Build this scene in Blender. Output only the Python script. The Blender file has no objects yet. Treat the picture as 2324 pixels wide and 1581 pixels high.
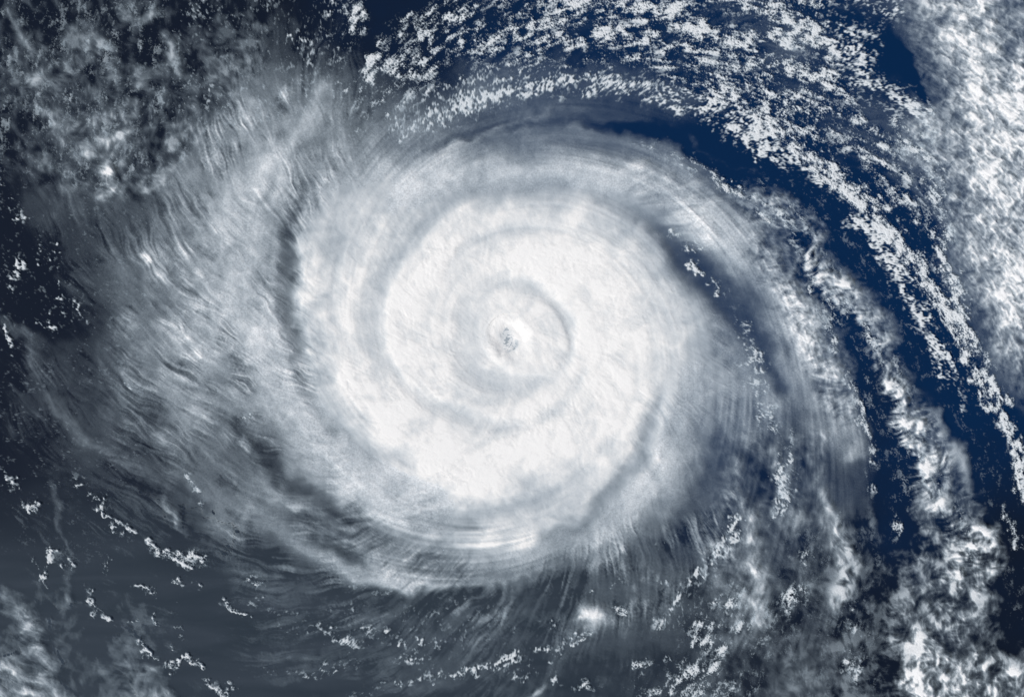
# A tropical cyclone over the open ocean, seen from orbit.  1 unit = 1 km.
import bpy, math, time
import numpy as np
T0 = time.time()
R = math.radians
scene = bpy.context.scene

# ------------------------------------------------------------------ camera, sky, sun, exposure
FW, FH = 768.0, 522.0                 # width and depth of sea in the frame (km)
CAM_Z = 2400.0
cam = bpy.data.cameras.new('camera')
cam.sensor_width = 36.0
cam.lens = 36.0 * (CAM_Z - 8.0) / FW
cam.clip_start = 10.0
cam.clip_end = 20000.0
cam_o = bpy.data.objects.new('camera', cam)
cam_o.location = (0, 0, CAM_Z)
scene.collection.objects.link(cam_o)
scene.camera = cam_o

SUN_EL = 55.0
SUN_AZ = (-0.86, -0.51)               # where the sun stands, seen from the storm (x, y)
world = bpy.data.worlds.new('World')
scene.world = world
world.use_nodes = True
wn = world.node_tree
bg = wn.nodes['Background']
sky = wn.nodes.new('ShaderNodeTexSky')
sky.sky_type = 'NISHITA'
sky.sun_disc = False
sky.sun_elevation = R(SUN_EL)
sky.sun_rotation = math.atan2(SUN_AZ[0], SUN_AZ[1])
bg.inputs['Strength'].default_value = 0.06
wn.links.new(sky.outputs['Color'], bg.inputs['Color'])

sun = bpy.data.lights.new('sun', 'SUN')
sun.energy = 3.3
sun.angle = R(0.5)
sun.color = (1.0, 0.968, 0.925)
sun_o = bpy.data.objects.new('sun', sun)
ce = math.cos(R(SUN_EL))
from mathutils import Vector
sd = Vector((SUN_AZ[0] * ce, SUN_AZ[1] * ce, math.sin(R(SUN_EL)))).normalized()
sun_o.rotation_euler = sd.to_track_quat('Z', 'Y').to_euler()
sun_o.location = sd * 1500
scene.collection.objects.link(sun_o)

scene.view_settings.view_transform = 'Standard'
scene.view_settings.look = 'None'
scene.view_settings.exposure = 0.0
scene.view_settings.gamma = 1.0
scene.cycles.transparent_max_bounces = 24
scene.cycles.max_bounces = 6
scene.cycles.diffuse_bounces = 3

# ------------------------------------------------------------------ helpers: maps of the weather
# chart coordinates: 2324 x 1581 points over the framed sea, y down
TX, TY = 2324.0, 1581.0
EYE = (1158.0, 768.0)
PX = TX / 1024.0                      # one chart cell of the deck grid
rng = np.random.default_rng(11)
f32 = np.float32

def smooth(a, b, x):
    t = np.clip((x - a) / (b - a), 0, 1)
    return t * t * (3 - 2 * t)

def gnoise(shape, lam, bw=0.5, seed=0, ax=1.0):
    """band limited gaussian noise, wavelength lam in cells, unit deviation"""
    h, w = shape
    g = np.random.default_rng(seed)
    n = np.fft.rfft2(g.standard_normal(shape).astype(f32))
    fy = np.fft.fftfreq(h)[:, None]
    fx = np.fft.rfftfreq(w)[None, :] * ax
    f = np.sqrt(fx * fx + fy * fy) + 1e-9
    k = np.exp(-0.5 * (np.log(f * lam) / bw) ** 2)
    o = np.fft.irfft2(n * k, s=shape)
    return (o / o.std()).astype(f32)

def fractal(shape, lam, slope=1.6, seed=0, lmin=2.0):
    h, w = shape
    g = np.random.default_rng(seed)
    n = np.fft.rfft2(g.standard_normal(shape).astype(f32))
    fy = np.fft.fftfreq(h)[:, None]
    fx = np.fft.rfftfreq(w)[None, :]
    f = np.sqrt(fx * fx + fy * fy)
    k = (f * f + 1 / lam ** 2) ** (-slope / 2) * np.exp(-(f * lmin) ** 2)
    k[0, 0] = 0
    o = np.fft.irfft2(n * k, s=shape)
    return (o / o.std()).astype(f32)

def samp(a, u, v):
    """bilinear lookup, u across, v down, in cells"""
    h, w = a.shape
    u = np.clip(u, 0, w - 1.001); v = np.clip(v, 0, h - 1.001)
    i = u.astype(np.int32); j = v.astype(np.int32)
    fu = (u - i).astype(f32); fv = (v - j).astype(f32)
    q = j * w + i
    r = a.ravel()
    return (r[q] * (1 - fu) + r[q + 1] * fu) * (1 - fv) + (r[q + w] * (1 - fu) + r[q + w + 1] * fu) * fv

def lic(n, vx, vy, steps, st=1.0):
    """noise drawn out along a wind field"""
    h, w = n.shape
    V, U = np.mgrid[0:h, 0:w].astype(f32)
    acc = n.copy(); nr = n.ravel(); vxr = (st * vx).astype(f32).ravel(); vyr = (st * vy).astype(f32).ravel()
    for s in (1, -1):
        u = U.copy(); v = V.copy()
        q = np.arange(h * w, dtype=np.int32).reshape(h, w)
        for k in range(steps):
            u += s * vxr[q]; v += s * vyr[q]
            np.clip(u, 0, w - 1, out=u); np.clip(v, 0, h - 1, out=v)
            q = (v + .5).astype(np.int32) * w + (u + .5).astype(np.int32)
            np.minimum(q, h * w - 1, out=q)
            acc += f32(0.5 * (1 + math.cos(math.pi * (k + 1) / (steps + 1)))) * nr[q]
    return (acc / acc.std()).astype(f32)

def worley(U, V, cell, seed):
    """1 at the middle of a billow, 0 between billows"""
    g = np.random.default_rng(seed)
    N = 256
    jx = g.random((N, N)).astype(f32); jy = g.random((N, N)).astype(f32)
    u = U / cell; v = V / cell
    iu = np.floor(u).astype(np.int32); iv = np.floor(v).astype(np.int32)
    best = np.full(U.shape, 9.0, f32)
    for dy in (-1, 0, 1):
        for dx in (-1, 0, 1):
            a = (iu + dx) & (N - 1); b = (iv + dy) & (N - 1)
            ddx = iu + dx + jx[b, a] - u; ddy = iv + dy + jy[b, a] - v
            best = np.minimum(best, ddx * ddx + ddy * ddy)
    return (1 - np.clip(best, 0, 1)).astype(f32)

def uniform(a):
    """spread a noise evenly over 0..1"""
    s = np.sort(a.ravel()[::37])
    return np.interp(a, s, np.linspace(0, 1, len(s))).astype(f32)

def spline(pts, n=6):
    P = np.array(pts, float)
    if len(P) < 3:
        t = np.linspace(0, 1, 4)[:, None]
        return P[0] * (1 - t) + P[-1] * t
    Q = np.vstack([2 * P[0] - P[1], P, 2 * P[-1] - P[-2]])
    out = []
    for i in range(1, len(Q) - 2):
        for t in np.arange(n) / n:
            a, b, c, d = Q[i - 1], Q[i], Q[i + 1], Q[i + 2]
            out.append(0.5 * (2 * b + (c - a) * t + (2 * a - 5 * b + 4 * c - d) * t ** 2 + (3 * b - a - 3 * c + d) * t ** 3))
    out.append(P[-1])
    return np.array(out)

# coarse chart, one node every 7 points
CS = 7.0
CX0, CY0 = -126.0, -126.0
CW, CH = int((TX + 252) / CS) + 2, int((TY + 252) / CS) + 2
cX, cY = np.meshgrid(CX0 + CS * np.arange(CW), CY0 + CS * np.arange(CH))

def dist_poly(pts):
    """distance to a smooth line, and the interpolated further columns of pts"""
    S = spline(pts)
    best = np.full(cX.shape, 1e9)
    cols = [np.zeros(cX.shape) for _ in range(S.shape[1] - 2)]
    tx = np.zeros(cX.shape); ty = np.zeros(cX.shape)
    for a, b in zip(S[:-1], S[1:]):
        dx, dy = b[0] - a[0], b[1] - a[1]
        l2 = dx * dx + dy * dy + 1e-9
        t = np.clip(((cX - a[0]) * dx + (cY - a[1]) * dy) / l2, 0, 1)
        d = np.hypot(cX - a[0] - t * dx, cY - a[1] - t * dy)
        m = d < best
        best[m] = d[m]
        for k, c in enumerate(cols):
            c[m] = (a[2 + k] * (1 - t) + b[2 + k] * t)[m]
        l = math.sqrt(l2)
        tx[m] = dx / l; ty[m] = dy / l
    return best, cols, tx, ty

def brush(M, pts, p=2.0, a=1.0):
    """paint a line onto a chart; pts rows are x, y, half width, value"""
    d, (w, v), _, _ = dist_poly(pts)
    m = a * np.exp(-(d / np.maximum(w, 1)) ** p * 0.7)
    M[:] = M * (1 - m) + v * m

def dab(M, x, y, r, v, p=2.0, a=1.0, ry=None, ang=0):
    c, s = math.cos(R(ang)), math.sin(R(ang))
    dx, dy = cX - x, cY - y
    e = np.sqrt(((dx * c + dy * s) / r) ** 2 + ((-dx * s + dy * c) / (ry or r)) ** 2)
    m = a * np.exp(-e ** p * 0.7)
    M[:] = M * (1 - m) + v * m

def poly(pts):
    """inside mask of a polygon"""
    P = np.array(pts, float); ins = np.zeros(cX.shape, bool)
    for a, b in zip(P, np.roll(P, -1, 0)):
        if a[1] == b[1]:
            continue
        c = (a[1] > cY) != (b[1] > cY)
        ins ^= c & (cX < (b[0] - a[0]) * (cY - a[1]) / (b[1] - a[1]) + a[0])
    return ins

def blur(M, n):
    for _ in range(n):
        P = np.pad(M, 1, mode='edge')
        M = (P[1:-1, 1:-1] * 2 + P[:-2, 1:-1] + P[2:, 1:-1] + P[1:-1, :-2] + P[1:-1, 2:]) / 6
    return M

def fill(M, pts, v, soft=4, a=1.0):
    m = blur(poly(pts).astype(float), soft) * a
    M[:] = M * (1 - m) + v * m

# ------------------------------------------------------------------ chart of the high cloud: how bright it stands (0..255)
rows = [
 # x =  0  100  200  300  400  500  600  700  800  900 1000 1100 1200 1300 1400 1500 1600 1700 1800 1900 2000 2100 2200 2300
 [ 25,  45,  55,  60,  30,  50,  40,  30,  45,  22,  20,  18,  20,  22,  25,  25,  30,  35,  22,  25,  50, 120, 175,  95],
 [ 50,  60,  65,  30,  45,  45,  60,  52,  32,  22,  20,  20,  22,  25,  25,  25,  28,  40,  60,  30,  14, 105, 180, 140],
 [ 42,  85,  62,  70,  60,  85, 130, 120, 105,  60,  45,  80,  70,  40,  30,  25,  25,  25,  30,  30,  35,  60, 160, 185],
 [ 35,  55, 120,  90,  78, 130, 155, 150, 128, 150, 150, 110, 140, 125,  85,  60,  30,  22,  25,  40,  55, 140, 155, 185],
 [ 35,  70, 100,  92, 120, 150, 190, 150, 175, 185, 192, 202, 207, 205, 195, 175,  95,  35,  25,  25,  30,  95, 155, 175],
 [ 22,  70,  65,  85, 125, 185, 170, 198, 203, 204, 222, 225, 230, 225, 195, 150, 188, 140,  50,  22,  22,  25, 150, 180],
 [ 25,  30,  75, 112, 134, 178, 178, 216, 222, 224, 240, 230, 242, 242, 228, 200, 110, 140, 125,  40,  20,  20, 140, 185],
 [ 25,  25,  40, 116, 148, 182, 182, 222, 231, 232, 234, 228, 250, 240, 243, 222, 190,  90, 165,  55,  22,  25,  60, 180],
 [ 40,  55,  56, 124, 152, 175, 195, 202, 233, 238, 232, 228, 242, 244, 247, 226, 178, 130, 160,  85,  35,  25,  35, 150],
 [ 35,  70,  52, 112, 152, 158, 178, 192, 230, 242, 236, 230, 238, 244, 244, 226, 172, 150, 125, 150,  25,  40,  25,  50],
 [ 40,  45,  80,  75, 130, 110, 110, 180, 204, 238, 246, 240, 242, 243, 238, 206, 132, 116,  75, 135,  30,  40,  25,  15],
 [ 42,  52,  48,  62,  80, 110, 130, 138, 198, 218, 242, 244, 242, 230, 212, 190, 112,  80,  65,  75,  22,  50,  35,  12],
 [ 40,  58,  50,  50,  55, 125, 118, 115, 128, 158, 186, 212, 220, 200, 176,  85, 105,  85,  80,  95,  28,  50,  80,  12],
 [ 45,  48,  55,  50,  52,  58,  85, 110, 150, 178, 178, 142, 118,  76,  70,  82, 105, 110,  70,  65,  50,  90, 135,  15],
 [ 60,  75,  45,  50,  55,  58,  64,  62,  66,  68,  70,  74,  75,  80,  85,  88,  62,  95,  75,  55,  55,  95, 110,  20],
 [ 85,  90,  48,  85,  50,  55,  62,  66,  70,  70,  70,  72,  62,  60,  58,  50,  62,  60,  75,  80,  50, 125, 138,  70],
 [130, 115,  65,  85,  80,  50,  58,  56,  60,  62,  64,  65,  70,  58,  55,  58,  66,  45,  75,  70,  60, 160, 150, 140],
]
G = np.array(rows, float)
gu = np.clip(cX / 100.0, 0, 22.999); gv = np.clip(cY / 100.0, 0, 15.999)
gi, gj = gu.astype(int), gv.astype(int); fu, fv = gu - gi, gv - gj
fu = fu * fu * (3 - 2 * fu) * .5 + fu * .5; fv = fv * fv * (3 - 2 * fv) * .5 + fv * .5
D = (G[gj, gi] * (1 - fu) + G[gj, gi + 1] * fu) * (1 - fv) + (G[gj + 1, gi] * (1 - fu) + G[gj + 1, gi + 1] * fu) * fv
D = blur(D, 10)
D += 16 * smooth(900, 1100, cX) * (1 - smooth(1950, 2050, cX)) * (1 - smooth(150, 260, cY - .35 * np.maximum(cX - 1450, 0)))
D += 6 * (1 - smooth(250, 480, cY)) * (1 - smooth(500, 760, cX))

# lines of band and gap: x, y, half width, brightness
NE_BAND = [(780, 520, 40, 197), (850, 450, 35, 200), (950, 408, 28, 203), (1080, 388, 22, 206), (1250, 386, 20, 205), (1420, 395, 26, 200), (1560, 448, 34, 190),
           (1660, 522, 36, 178), (1745, 612, 32, 168), (1810, 710, 34, 172), (1855, 800, 38, 178), (1890, 890, 38, 170), (1905, 960, 30, 152)]
FEATHER = [(1722, 440, 24, 110), (1795, 487, 30, 132), (1839, 554, 30, 140), (1882, 625, 32, 146), (1933, 682, 34, 146), (1978, 740, 34, 142), (2010, 806, 28, 142),
           (2036, 878, 24, 165), (2056, 945, 28, 180), (2090, 1010, 33, 182), (2116, 1080, 36, 172), (2147, 1140, 38, 155), (2190, 1200, 42, 145), (2225, 1262, 40, 150)]
GAP_W = [(700, 400, 14, 150), (675, 470, 18, 125), (662, 530, 18, 108), (652, 600, 20, 106), (650, 665, 20, 108), (660, 725, 18, 118), (678, 785, 16, 142), (695, 865, 15, 155),
         (724, 934, 18, 168), (778, 990, 22, 176), (840, 1022, 22, 186), (920, 1038, 20, 205)]
W_BAND = [(735, 200, 16, 168), (705, 262, 18, 194), (660, 318, 20, 206), (615, 380, 26, 210), (580, 460, 30, 206), (555, 545, 34, 198), (550, 630, 34, 196), (565, 715, 34, 206),
          (595, 800, 34, 214), (636, 885, 32, 204), (692, 968, 30, 197), (765, 1045, 32, 202), (855, 1105, 34, 208), (960, 1150, 30, 204)]
S_GAP = [(1510, 880, 12, 200), (1494, 930, 15, 180), (1478, 980, 17, 168), (1447, 1035, 17, 158), (1404, 1095, 16, 158), (1337, 1162, 15, 152), (1278, 1210, 14, 152), (1200, 1242, 13, 160)]
S_BAND = [(1580, 860, 24, 190), (1568, 940, 26, 180), (1540, 1010, 26, 186), (1490, 1085, 26, 192), (1420, 1152, 26, 184), (1330, 1215, 24, 174), (1240, 1262, 20, 165), (1140, 1290, 16, 165)]
TAIL = [(430, 1085, 22, 118), (520, 1150, 22, 138), (640, 1212, 20, 150), (735, 1262, 18, 155), (815, 1298, 17, 174), (900, 1314, 20, 184), (1000, 1317, 19, 182),
        (1080, 1313, 13, 170), (1160, 1302, 10, 150), (1250, 1290, 8, 140)]
LANE = [(1300, 262, 7, 70), (1400, 276, 13, 40), (1500, 300, 20, 26), (1600, 345, 26, 22), (1720, 408, 34, 22), (1862, 470, 52, 20), (1958, 581, 52, 18), (2050, 705, 42, 18), (2088, 805, 22, 18),
        (2172, 925, 28, 18), (2238, 1028, 40, 14), (2275, 1135, 34, 12), (2300, 1260, 28, 12), (2312, 1400, 24, 14)]
LANE2 = [(1790, 530, 10, 45), (1826, 600, 11, 35), (1858, 655, 12, 30), (1900, 712, 13, 26), (1945, 780, 16, 24), (1965, 867, 24, 20), (1990, 925, 26, 18), (2012, 980, 26, 18),
         (2040, 1035, 25, 16), (2055, 1090, 23, 18), (2042, 1150, 20, 20), (2030, 1210, 18, 24)]
WEDGE = [(1452, 497, 12, 140), (1510, 532, 20, 95), (1572, 592, 30, 62), (1640, 662, 34, 60), (1700, 735, 32, 60), (1742, 805, 22, 68), (1772, 880, 18, 70)]
ARC = [(900, 300, 22, .62), (960, 275, 24, .66), (1040, 240, 26, .72), (1110, 218, 26, .76), (1180, 196, 26, .78), (1270, 186, 22, .76), (1360, 190, 22, .74), (1450, 200, 26, .76),
       (1540, 224, 26, .78), (1620, 262, 22, .78), (1690, 312, 20, .76), (1760, 372, 18, .70), (1800, 405, 12, .5)]
SW_LANE = [(545, 960, 12, 85), (590, 1022, 14, 74), (640, 1076, 15, 70), (692, 1112, 14, 86), (745, 1148, 14, 95), (805, 1177, 14, 108), (870, 1197, 12, 122)]

brush(D, W_BAND, 2.4, 0.85)
brush(D, GAP_W, 2.2, 0.9)
for x, y, r, v, ry, an in ((690, 318, 26, 122, 16, -40), (718, 392, 20, 138, 14, -60), (640, 470, 22, 150, 12, 60), (610, 420, 10, 160, 30, 10)):
    dab(D, x, y, r, v, ry=ry, ang=an)
brush(D, NE_BAND, 2.5, 0.85)
brush(D, [(1050, 430, 17, 186), (1170, 420, 15, 178), (1290, 426, 15, 176), (1380, 450, 16, 166), (1452, 492, 14, 148)], 2.2, 0.9)
brush(D, WEDGE, 2.4, 0.95)
# the crumbly inner band, the moat, the eyewall and the eye
brush(D, [(880, 800, 26, 246), (895, 730, 28, 246), (935, 668, 28, 250), (985, 610, 28, 252), (1035, 555, 26, 250), (1110, 512, 24, 246), (1200, 490, 24, 240), (1320, 500, 26, 236)], 2.2, 0.9)
brush(D, [(1250, 606, 60, 250), (1340, 640, 60, 248), (1400, 740, 50, 246), (1400, 860, 50, 246), (1340, 960, 60, 242), (1200, 1000, 60, 246), (1050, 1060, 46, 248)], 2, 0.7)
brush(D, [(1120, 605, 14, 230), (1068, 645, 22, 222), (1042, 708, 26, 219), (1040, 775, 27, 220), (1062, 835, 27, 220), (1112, 872, 26, 219), (1185, 878, 24, 220), (1248, 850, 20, 218), (1284, 805, 14, 222), (1294, 745, 12, 222)], 2.6, 0.97)
brush(D, [(1130, 640, 20, 216), (1200, 648, 18, 218), (1262, 690, 14, 220), (1290, 740, 12, 220)], 2.4, 0.9)
GROOVE = [(1290, 426, 15, 176), (1170, 420, 16, 178), (1060, 436, 17, 186), (990, 474, 18, 192), (935, 535, 17, 207), (888, 592, 17, 207), (862, 647, 16, 207), (852, 707, 15, 211),
          (860, 776, 15, 216), (883, 831, 15, 217), (918, 872, 15, 214), (960, 906, 14, 210), (1015, 932, 13, 216), (1080, 955, 12, 226), (1150, 966, 11, 228), (1232, 945, 10, 231), (1300, 888, 9, 235), (1335, 815, 8, 238)]
brush(D, [(x, y, 2.3 * w, v + 8) for x, y, w, v in GROOVE], 2.0, .45)
brush(D, [(EYE[0] + (x - EYE[0]) * .90, EYE[1] + (y - EYE[1]) * .90, .9 * w, 251) for x, y, w, v in GROOVE[2:15]], 2.0, .55)
brush(D, [(x, y, w * 1.15, v - 5) for x, y, w, v in GROOVE], 2.0, .92)
for ln in ([(1012, 625, 8, 234), (1030, 588, 9, 230), (1062, 550, 10, 226), (1110, 530, 10, 224), (1180, 520, 10, 225), (1260, 520, 10, 228), (1345, 535, 10, 231), (1430, 580, 10, 232), (1480, 650, 10, 228), (1512, 720, 11, 222), (1528, 800, 11, 214), (1520, 880, 12, 206)],
           [(775, 560, 12, 194), (758, 630, 12, 201), (762, 700, 12, 207), (785, 780, 12, 214), (820, 850, 10, 222)],
           [(1445, 780, 9, 238), (1452, 860, 10, 234), (1425, 940, 11, 230), (1370, 1010, 12, 228), (1290, 1060, 13, 224), (1190, 1095, 13, 226)]):
    brush(D, ln, 2.0, .8)
dd = np.hypot(cX - 1190, cY - 775); tt = np.arctan2(cY - 775, cX - 1190)
rd = 90 + 15 * np.cos(tt + .6) + 3 * np.sin(3 * tt) + 2 * np.sin(7 * tt + 1)
m = 1 - smooth(rd - 8, rd + 4, dd); D[:] = D * (1 - m) + 241 * m
m = np.exp(-((dd - rd - 4) / 7) ** 2) * .55 * smooth(-.9, .2, np.cos(tt + .2)); D[:] = D * (1 - m) + 226 * m
dab(D, 1182, 735, 40, 253, 3, .95, 30, -30)
dab(D, 1215, 780, 26, 246, 3, .8)
# south and south-west
fill(D, [(1640, 960), (1600, 1060), (1545, 1140), (1480, 1205), (1400, 1262), (1300, 1312), (1240, 1330), (1100, 1345), (1000, 1350), (880, 1345), (900, 1400), (1300, 1400), (1600, 1250), (1700, 1050)], 80, 3, .8)
brush(D, S_BAND, 2.6, 0.85)
brush(D, S_GAP, 2.2, 0.95)
brush(D, [(1330, 1075, 16, 200), (1270, 1112, 18, 192), (1180, 1150, 20, 188), (1060, 1180, 20, 176), (960, 1190, 18, 160)], 2, .8)
brush(D, [(860, 1040, 22, 186), (910, 1080, 24, 190), (990, 1120, 22, 200)], 2, .6)
brush(D, SW_LANE, 2.2, 0.95)
brush(D, [(560, 1262, 24, 72), (680, 1300, 24, 66), (780, 1345, 24, 66), (900, 1368, 26, 66), (1020, 1366, 26, 64), (1130, 1352, 24, 62), (1260, 1345, 24, 62)], 3, .85)
brush(D, [(1130, 1262, 26, 150), (1010, 1262, 34, 146), (900, 1240, 30, 132), (820, 1215, 20, 118)], 2.4, .7)
brush(D, TAIL, 4.0, 0.97)
for x, y, r, v, ry, an in ((770, 1256, 44, 84, 10, 25), (680, 1150, 22, 215, 10, 25), (735, 1165, 12, 190, 8, 20), (560, 1005, 14, 205, 9, 50), (620, 1120, 40, 150, 14, 40)):
    dab(D, x, y, r, v, ry=ry, ang=an)
# lanes of open sea and the outer bands of the east
fill(D, [(1150, 262), (1330, 262), (1500, 318), (1660, 390), (1560, 400), (1400, 335), (1200, 318)], 124, 8, .6)
brush(D, [(1000, 338, 12, 110), (1060, 308, 12, 85), (1130, 282, 10, 75), (1220, 268, 8, 80), (1300, 262, 7, 75)], 2.4, .85)
brush(D, [(940, 395, 7, 190), (1000, 362, 7, 190), (1050, 335, 6, 180), (1100, 300, 6, 170), (1170, 272, 5, 150), (1240, 258, 5, 140)], 2, .7)
brush(D, [(q[0], q[1], 34, 104) for q in ARC[:9]], 2.4, .55)
brush(D, LANE, 3, 0.97)
for ln in ([(1800, 452, 4, 62), (1868, 520, 5, 66), (1925, 590, 4, 58), (1965, 650, 4, 50)], [(1880, 452, 4, 58), (1945, 530, 4, 60), (2000, 610, 4, 56), (2045, 690, 4, 52)], [(1560, 318, 4, 66), (1650, 362, 5, 70), (1740, 415, 4, 62)],
           [(2150, 900, 4, 50), (2200, 985, 5, 54), (2235, 1060, 4, 46)]):
    brush(D, ln, 2, .7)
brush(D, FEATHER, 2.2, 0.92)
brush(D, [(2068, 1095, 9, 110), (2084, 1140, 11, 145), (2104, 1195, 12, 130)], 2.4, .8)
brush(D, LANE2, 3, 0.95)
brush(D, [(2110, 930, 9, 120), (2140, 985, 12, 130), (2165, 1050, 13, 120), (2190, 1110, 12, 100)], 2.5, .9)
brush(D, [(2078, 905, 4, 60), (2106, 965, 4, 60), (2136, 1030, 4, 60), (2160, 1085, 4, 60)], 2, .7)
brush(D, [(2134, 947, 10, 130), (2161, 1014, 11, 150), (2190, 1075, 10, 150), (2214, 1130, 8, 120)], 2.5, .9)
brush(D, [(2020, 90, 20, 12), (2045, 130, 22, 10), (2075, 190, 14, 12), (2105, 215, 12, 15)], 3, .95)
brush(D, [(1920, 930, 20, 150), (1935, 1000, 18, 165), (1920, 1040, 12, 160)], 2.5, .9)
brush(D, [(1690, 1010, 22, 120), (1760, 1060, 12, 70), (1830, 1040, 16, 75)], 2, .6)
brush(D, [(1650, 900, 12, 150), (1682, 955, 10, 150), (1725, 990, 9, 140), (1752, 1030, 10, 135), (1768, 1070, 8, 110)], 2.2, .8)
brush(D, [(1655, 1010, 8, 125), (1668, 1060, 9, 140), (1684, 1110, 10, 150), (1700, 1165, 11, 150), (1712, 1230, 13, 140), (1720, 1300, 18, 150), (1732, 1390, 18, 140)], 2.4, .85)
brush(D, [(1775, 1080, 9, 120), (1790, 1150, 10, 120), (1800, 1220, 12, 105), (1790, 1300, 12, 95)], 2.2, .7)
brush(D, [(1840, 1030, 8, 120), (1857, 1075, 9, 150), (1872, 1140, 10, 155), (1892, 1185, 10, 145), (1907, 1250, 14, 125), (1910, 1330, 18, 130), (1890, 1405, 16, 125)], 2.4, .85)
brush(D, [(1908, 1205, 7, 130), (1930, 1255, 8, 135), (1950, 1310, 9, 120)], 2.2, .8)
brush(D, [(1960, 1130, 5, 85), (1985, 1180, 6, 90), (2000, 1225, 6, 80)], 2.2, .8)
for x, y, r, v, ry in ((1810, 1225, 12, 62, 34), (1942, 1170, 12, 26, 24), (1612, 1352, 18, 48, 12), (1562, 1412, 26, 44, 12), (1660, 1100, 8, 80, 20), (1740, 1120, 10, 62, 26), (1735, 1215, 8, 60, 20)):
    dab(D, x, y, r, v, 2.2, .8, ry)
brush(D, [(1825, 1000, 26, 95), (1815, 1100, 20, 82), (1830, 1220, 22, 80), (1820, 1330, 22, 70)], 2.2, .7)
# south-east cloud mass
for x, y, r, v, ry, an in ((2215, 1260, 34, 165, 60, -12), (2150, 1230, 30, 120, 40, 0), (2180, 1400, 50, 130, 50, 0), (2080, 1310, 26, 105, 60, 10), (2070, 1450, 34, 140, 50, 0),
                           (2080, 1560, 40, 190, 26, 0), (2180, 1520, 60, 160, 50, 0), (1995, 1230, 16, 40, 40, 0), (2000, 1450, 12, 35, 40, 0), (1990, 1545, 10, 50, 30, 0),
                           (1915, 1345, 24, 120, 40, 0), (1840, 1480, 26, 70, 30, 0), (1700, 1560, 20, 30, 30, 0), (2290, 1330, 20, 12, 60, -10), (2300, 1540, 30, 160, 40, 0),
                           (1215, 1578, 20, 190, 8, 0)):
    dab(D, x, y, r, v, 2.6, .85, ry, an)
# plumes of the south-west and the west
brush(D, [(0, 735, 12, 95), (55, 770, 12, 90), (100, 880, 10, 92), (134, 935, 11, 105), (214, 999, 10, 118), (281, 1047, 10, 105), (340, 1080, 10, 85)], 2.2, .85)
brush(D, [(362, 1128, 5, 100), (385, 1160, 6, 140), (405, 1198, 4, 125), (424, 1228, 3, 95)], 2, .95)
brush(D, [(108, 1100, 6, 80), (130, 1168, 5, 105), (147, 1235, 4, 100), (153, 1280, 4, 110)], 2, .9)
brush(D, [(160, 1300, 8, 90), (150, 1345, 14, 95), (130, 1370, 9, 80)], 2, .8)
brush(D, [(10, 1325, 14, 105), (40, 1370, 19, 130), (60, 1425, 22, 140), (75, 1480, 20, 125), (100, 1535, 20, 135), (125, 1590, 18, 110)], 2.6, .9)
brush(D, [(285, 1485, 14, 80), (325, 1525, 24, 112), (370, 1580, 26, 112)], 2.4, .85)
dab(D, 235, 1530, 28, 88, 2.4, .8, 18)
dab(D, 4, 1530, 16, 205, 2.6, .9, 30)
dab(D, 55, 1560, 26, 160, 2.6, .8, 20)
brush(D, [(235, 345, 22, 125), (245, 385, 14, 165), (252, 410, 10, 228), (255, 428, 9, 200), (238, 442, 9, 165), (222, 436, 6, 130)], 2.4, .95)
dab(D, 329, 586, 8, 245, 2.6, .97, 13, -5)
dab(D, 336, 618, 8, 165, 2.2, .8, 12, -30)
dab(D, 1340, 1393, 25, 253, 2.3, 1.0, 28, 15)
for x, y, r, v, ry, an in ((338, 112, 26, 14, 34, -15), (430, 135, 16, 24, 24, 0), (200, 180, 26, 42, 16, 30), (355, 315, 12, 48, 40, -10), (15, 345, 44, 26, 22, 40), (300, 215, 24, 50, 14, 20), (110, 40, 24, 30, 14, 40), (95, 300, 20, 42, 30, -20), (420, 290, 14, 62, 40, 0)):
    dab(D, x, y, r, v, 2.4, .85, ry, an)
for ln in ([(20, 20, 5, 85), (38, 62, 8, 112), (58, 96, 11, 122), (72, 108, 8, 105)], [(160, 60, 8, 95), (195, 88, 13, 122), (228, 106, 13, 125), (246, 122, 8, 105)], [(262, 8, 8, 112), (276, 38, 10, 118), (300, 58, 7, 110)],
           [(366, 72, 5, 95), (388, 118, 9, 122), (404, 148, 9, 128), (416, 166, 7, 125)], [(0, 112, 10, 92), (72, 162, 13, 108), (124, 208, 13, 112), (152, 242, 14, 120)], [(132, 215, 16, 135), (146, 260, 20, 150), (156, 305, 22, 160), (172, 350, 16, 135)],
           [(232, 236, 18, 112), (262, 290, 22, 122), (280, 345, 18, 112)], [(300, 150, 8, 80), (322, 190, 9, 95), (345, 230, 9, 85)], [(255, 160, 8, 90), (268, 190, 8, 112), (262, 202, 6, 105)], [(60, 220, 8, 85), (95, 262, 9, 100)],
           [(180, 10, 8, 80), (150, 40, 6, 75)], [(205, 240, 10, 105), (215, 300, 12, 110)]):
    brush(D, ln, 2.2, .8)
brush(D, [(330, 10, 5, 105), (340, 35, 6, 120), (315, 52, 8, 120), (298, 45, 4, 95)], 2, .8)

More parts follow.
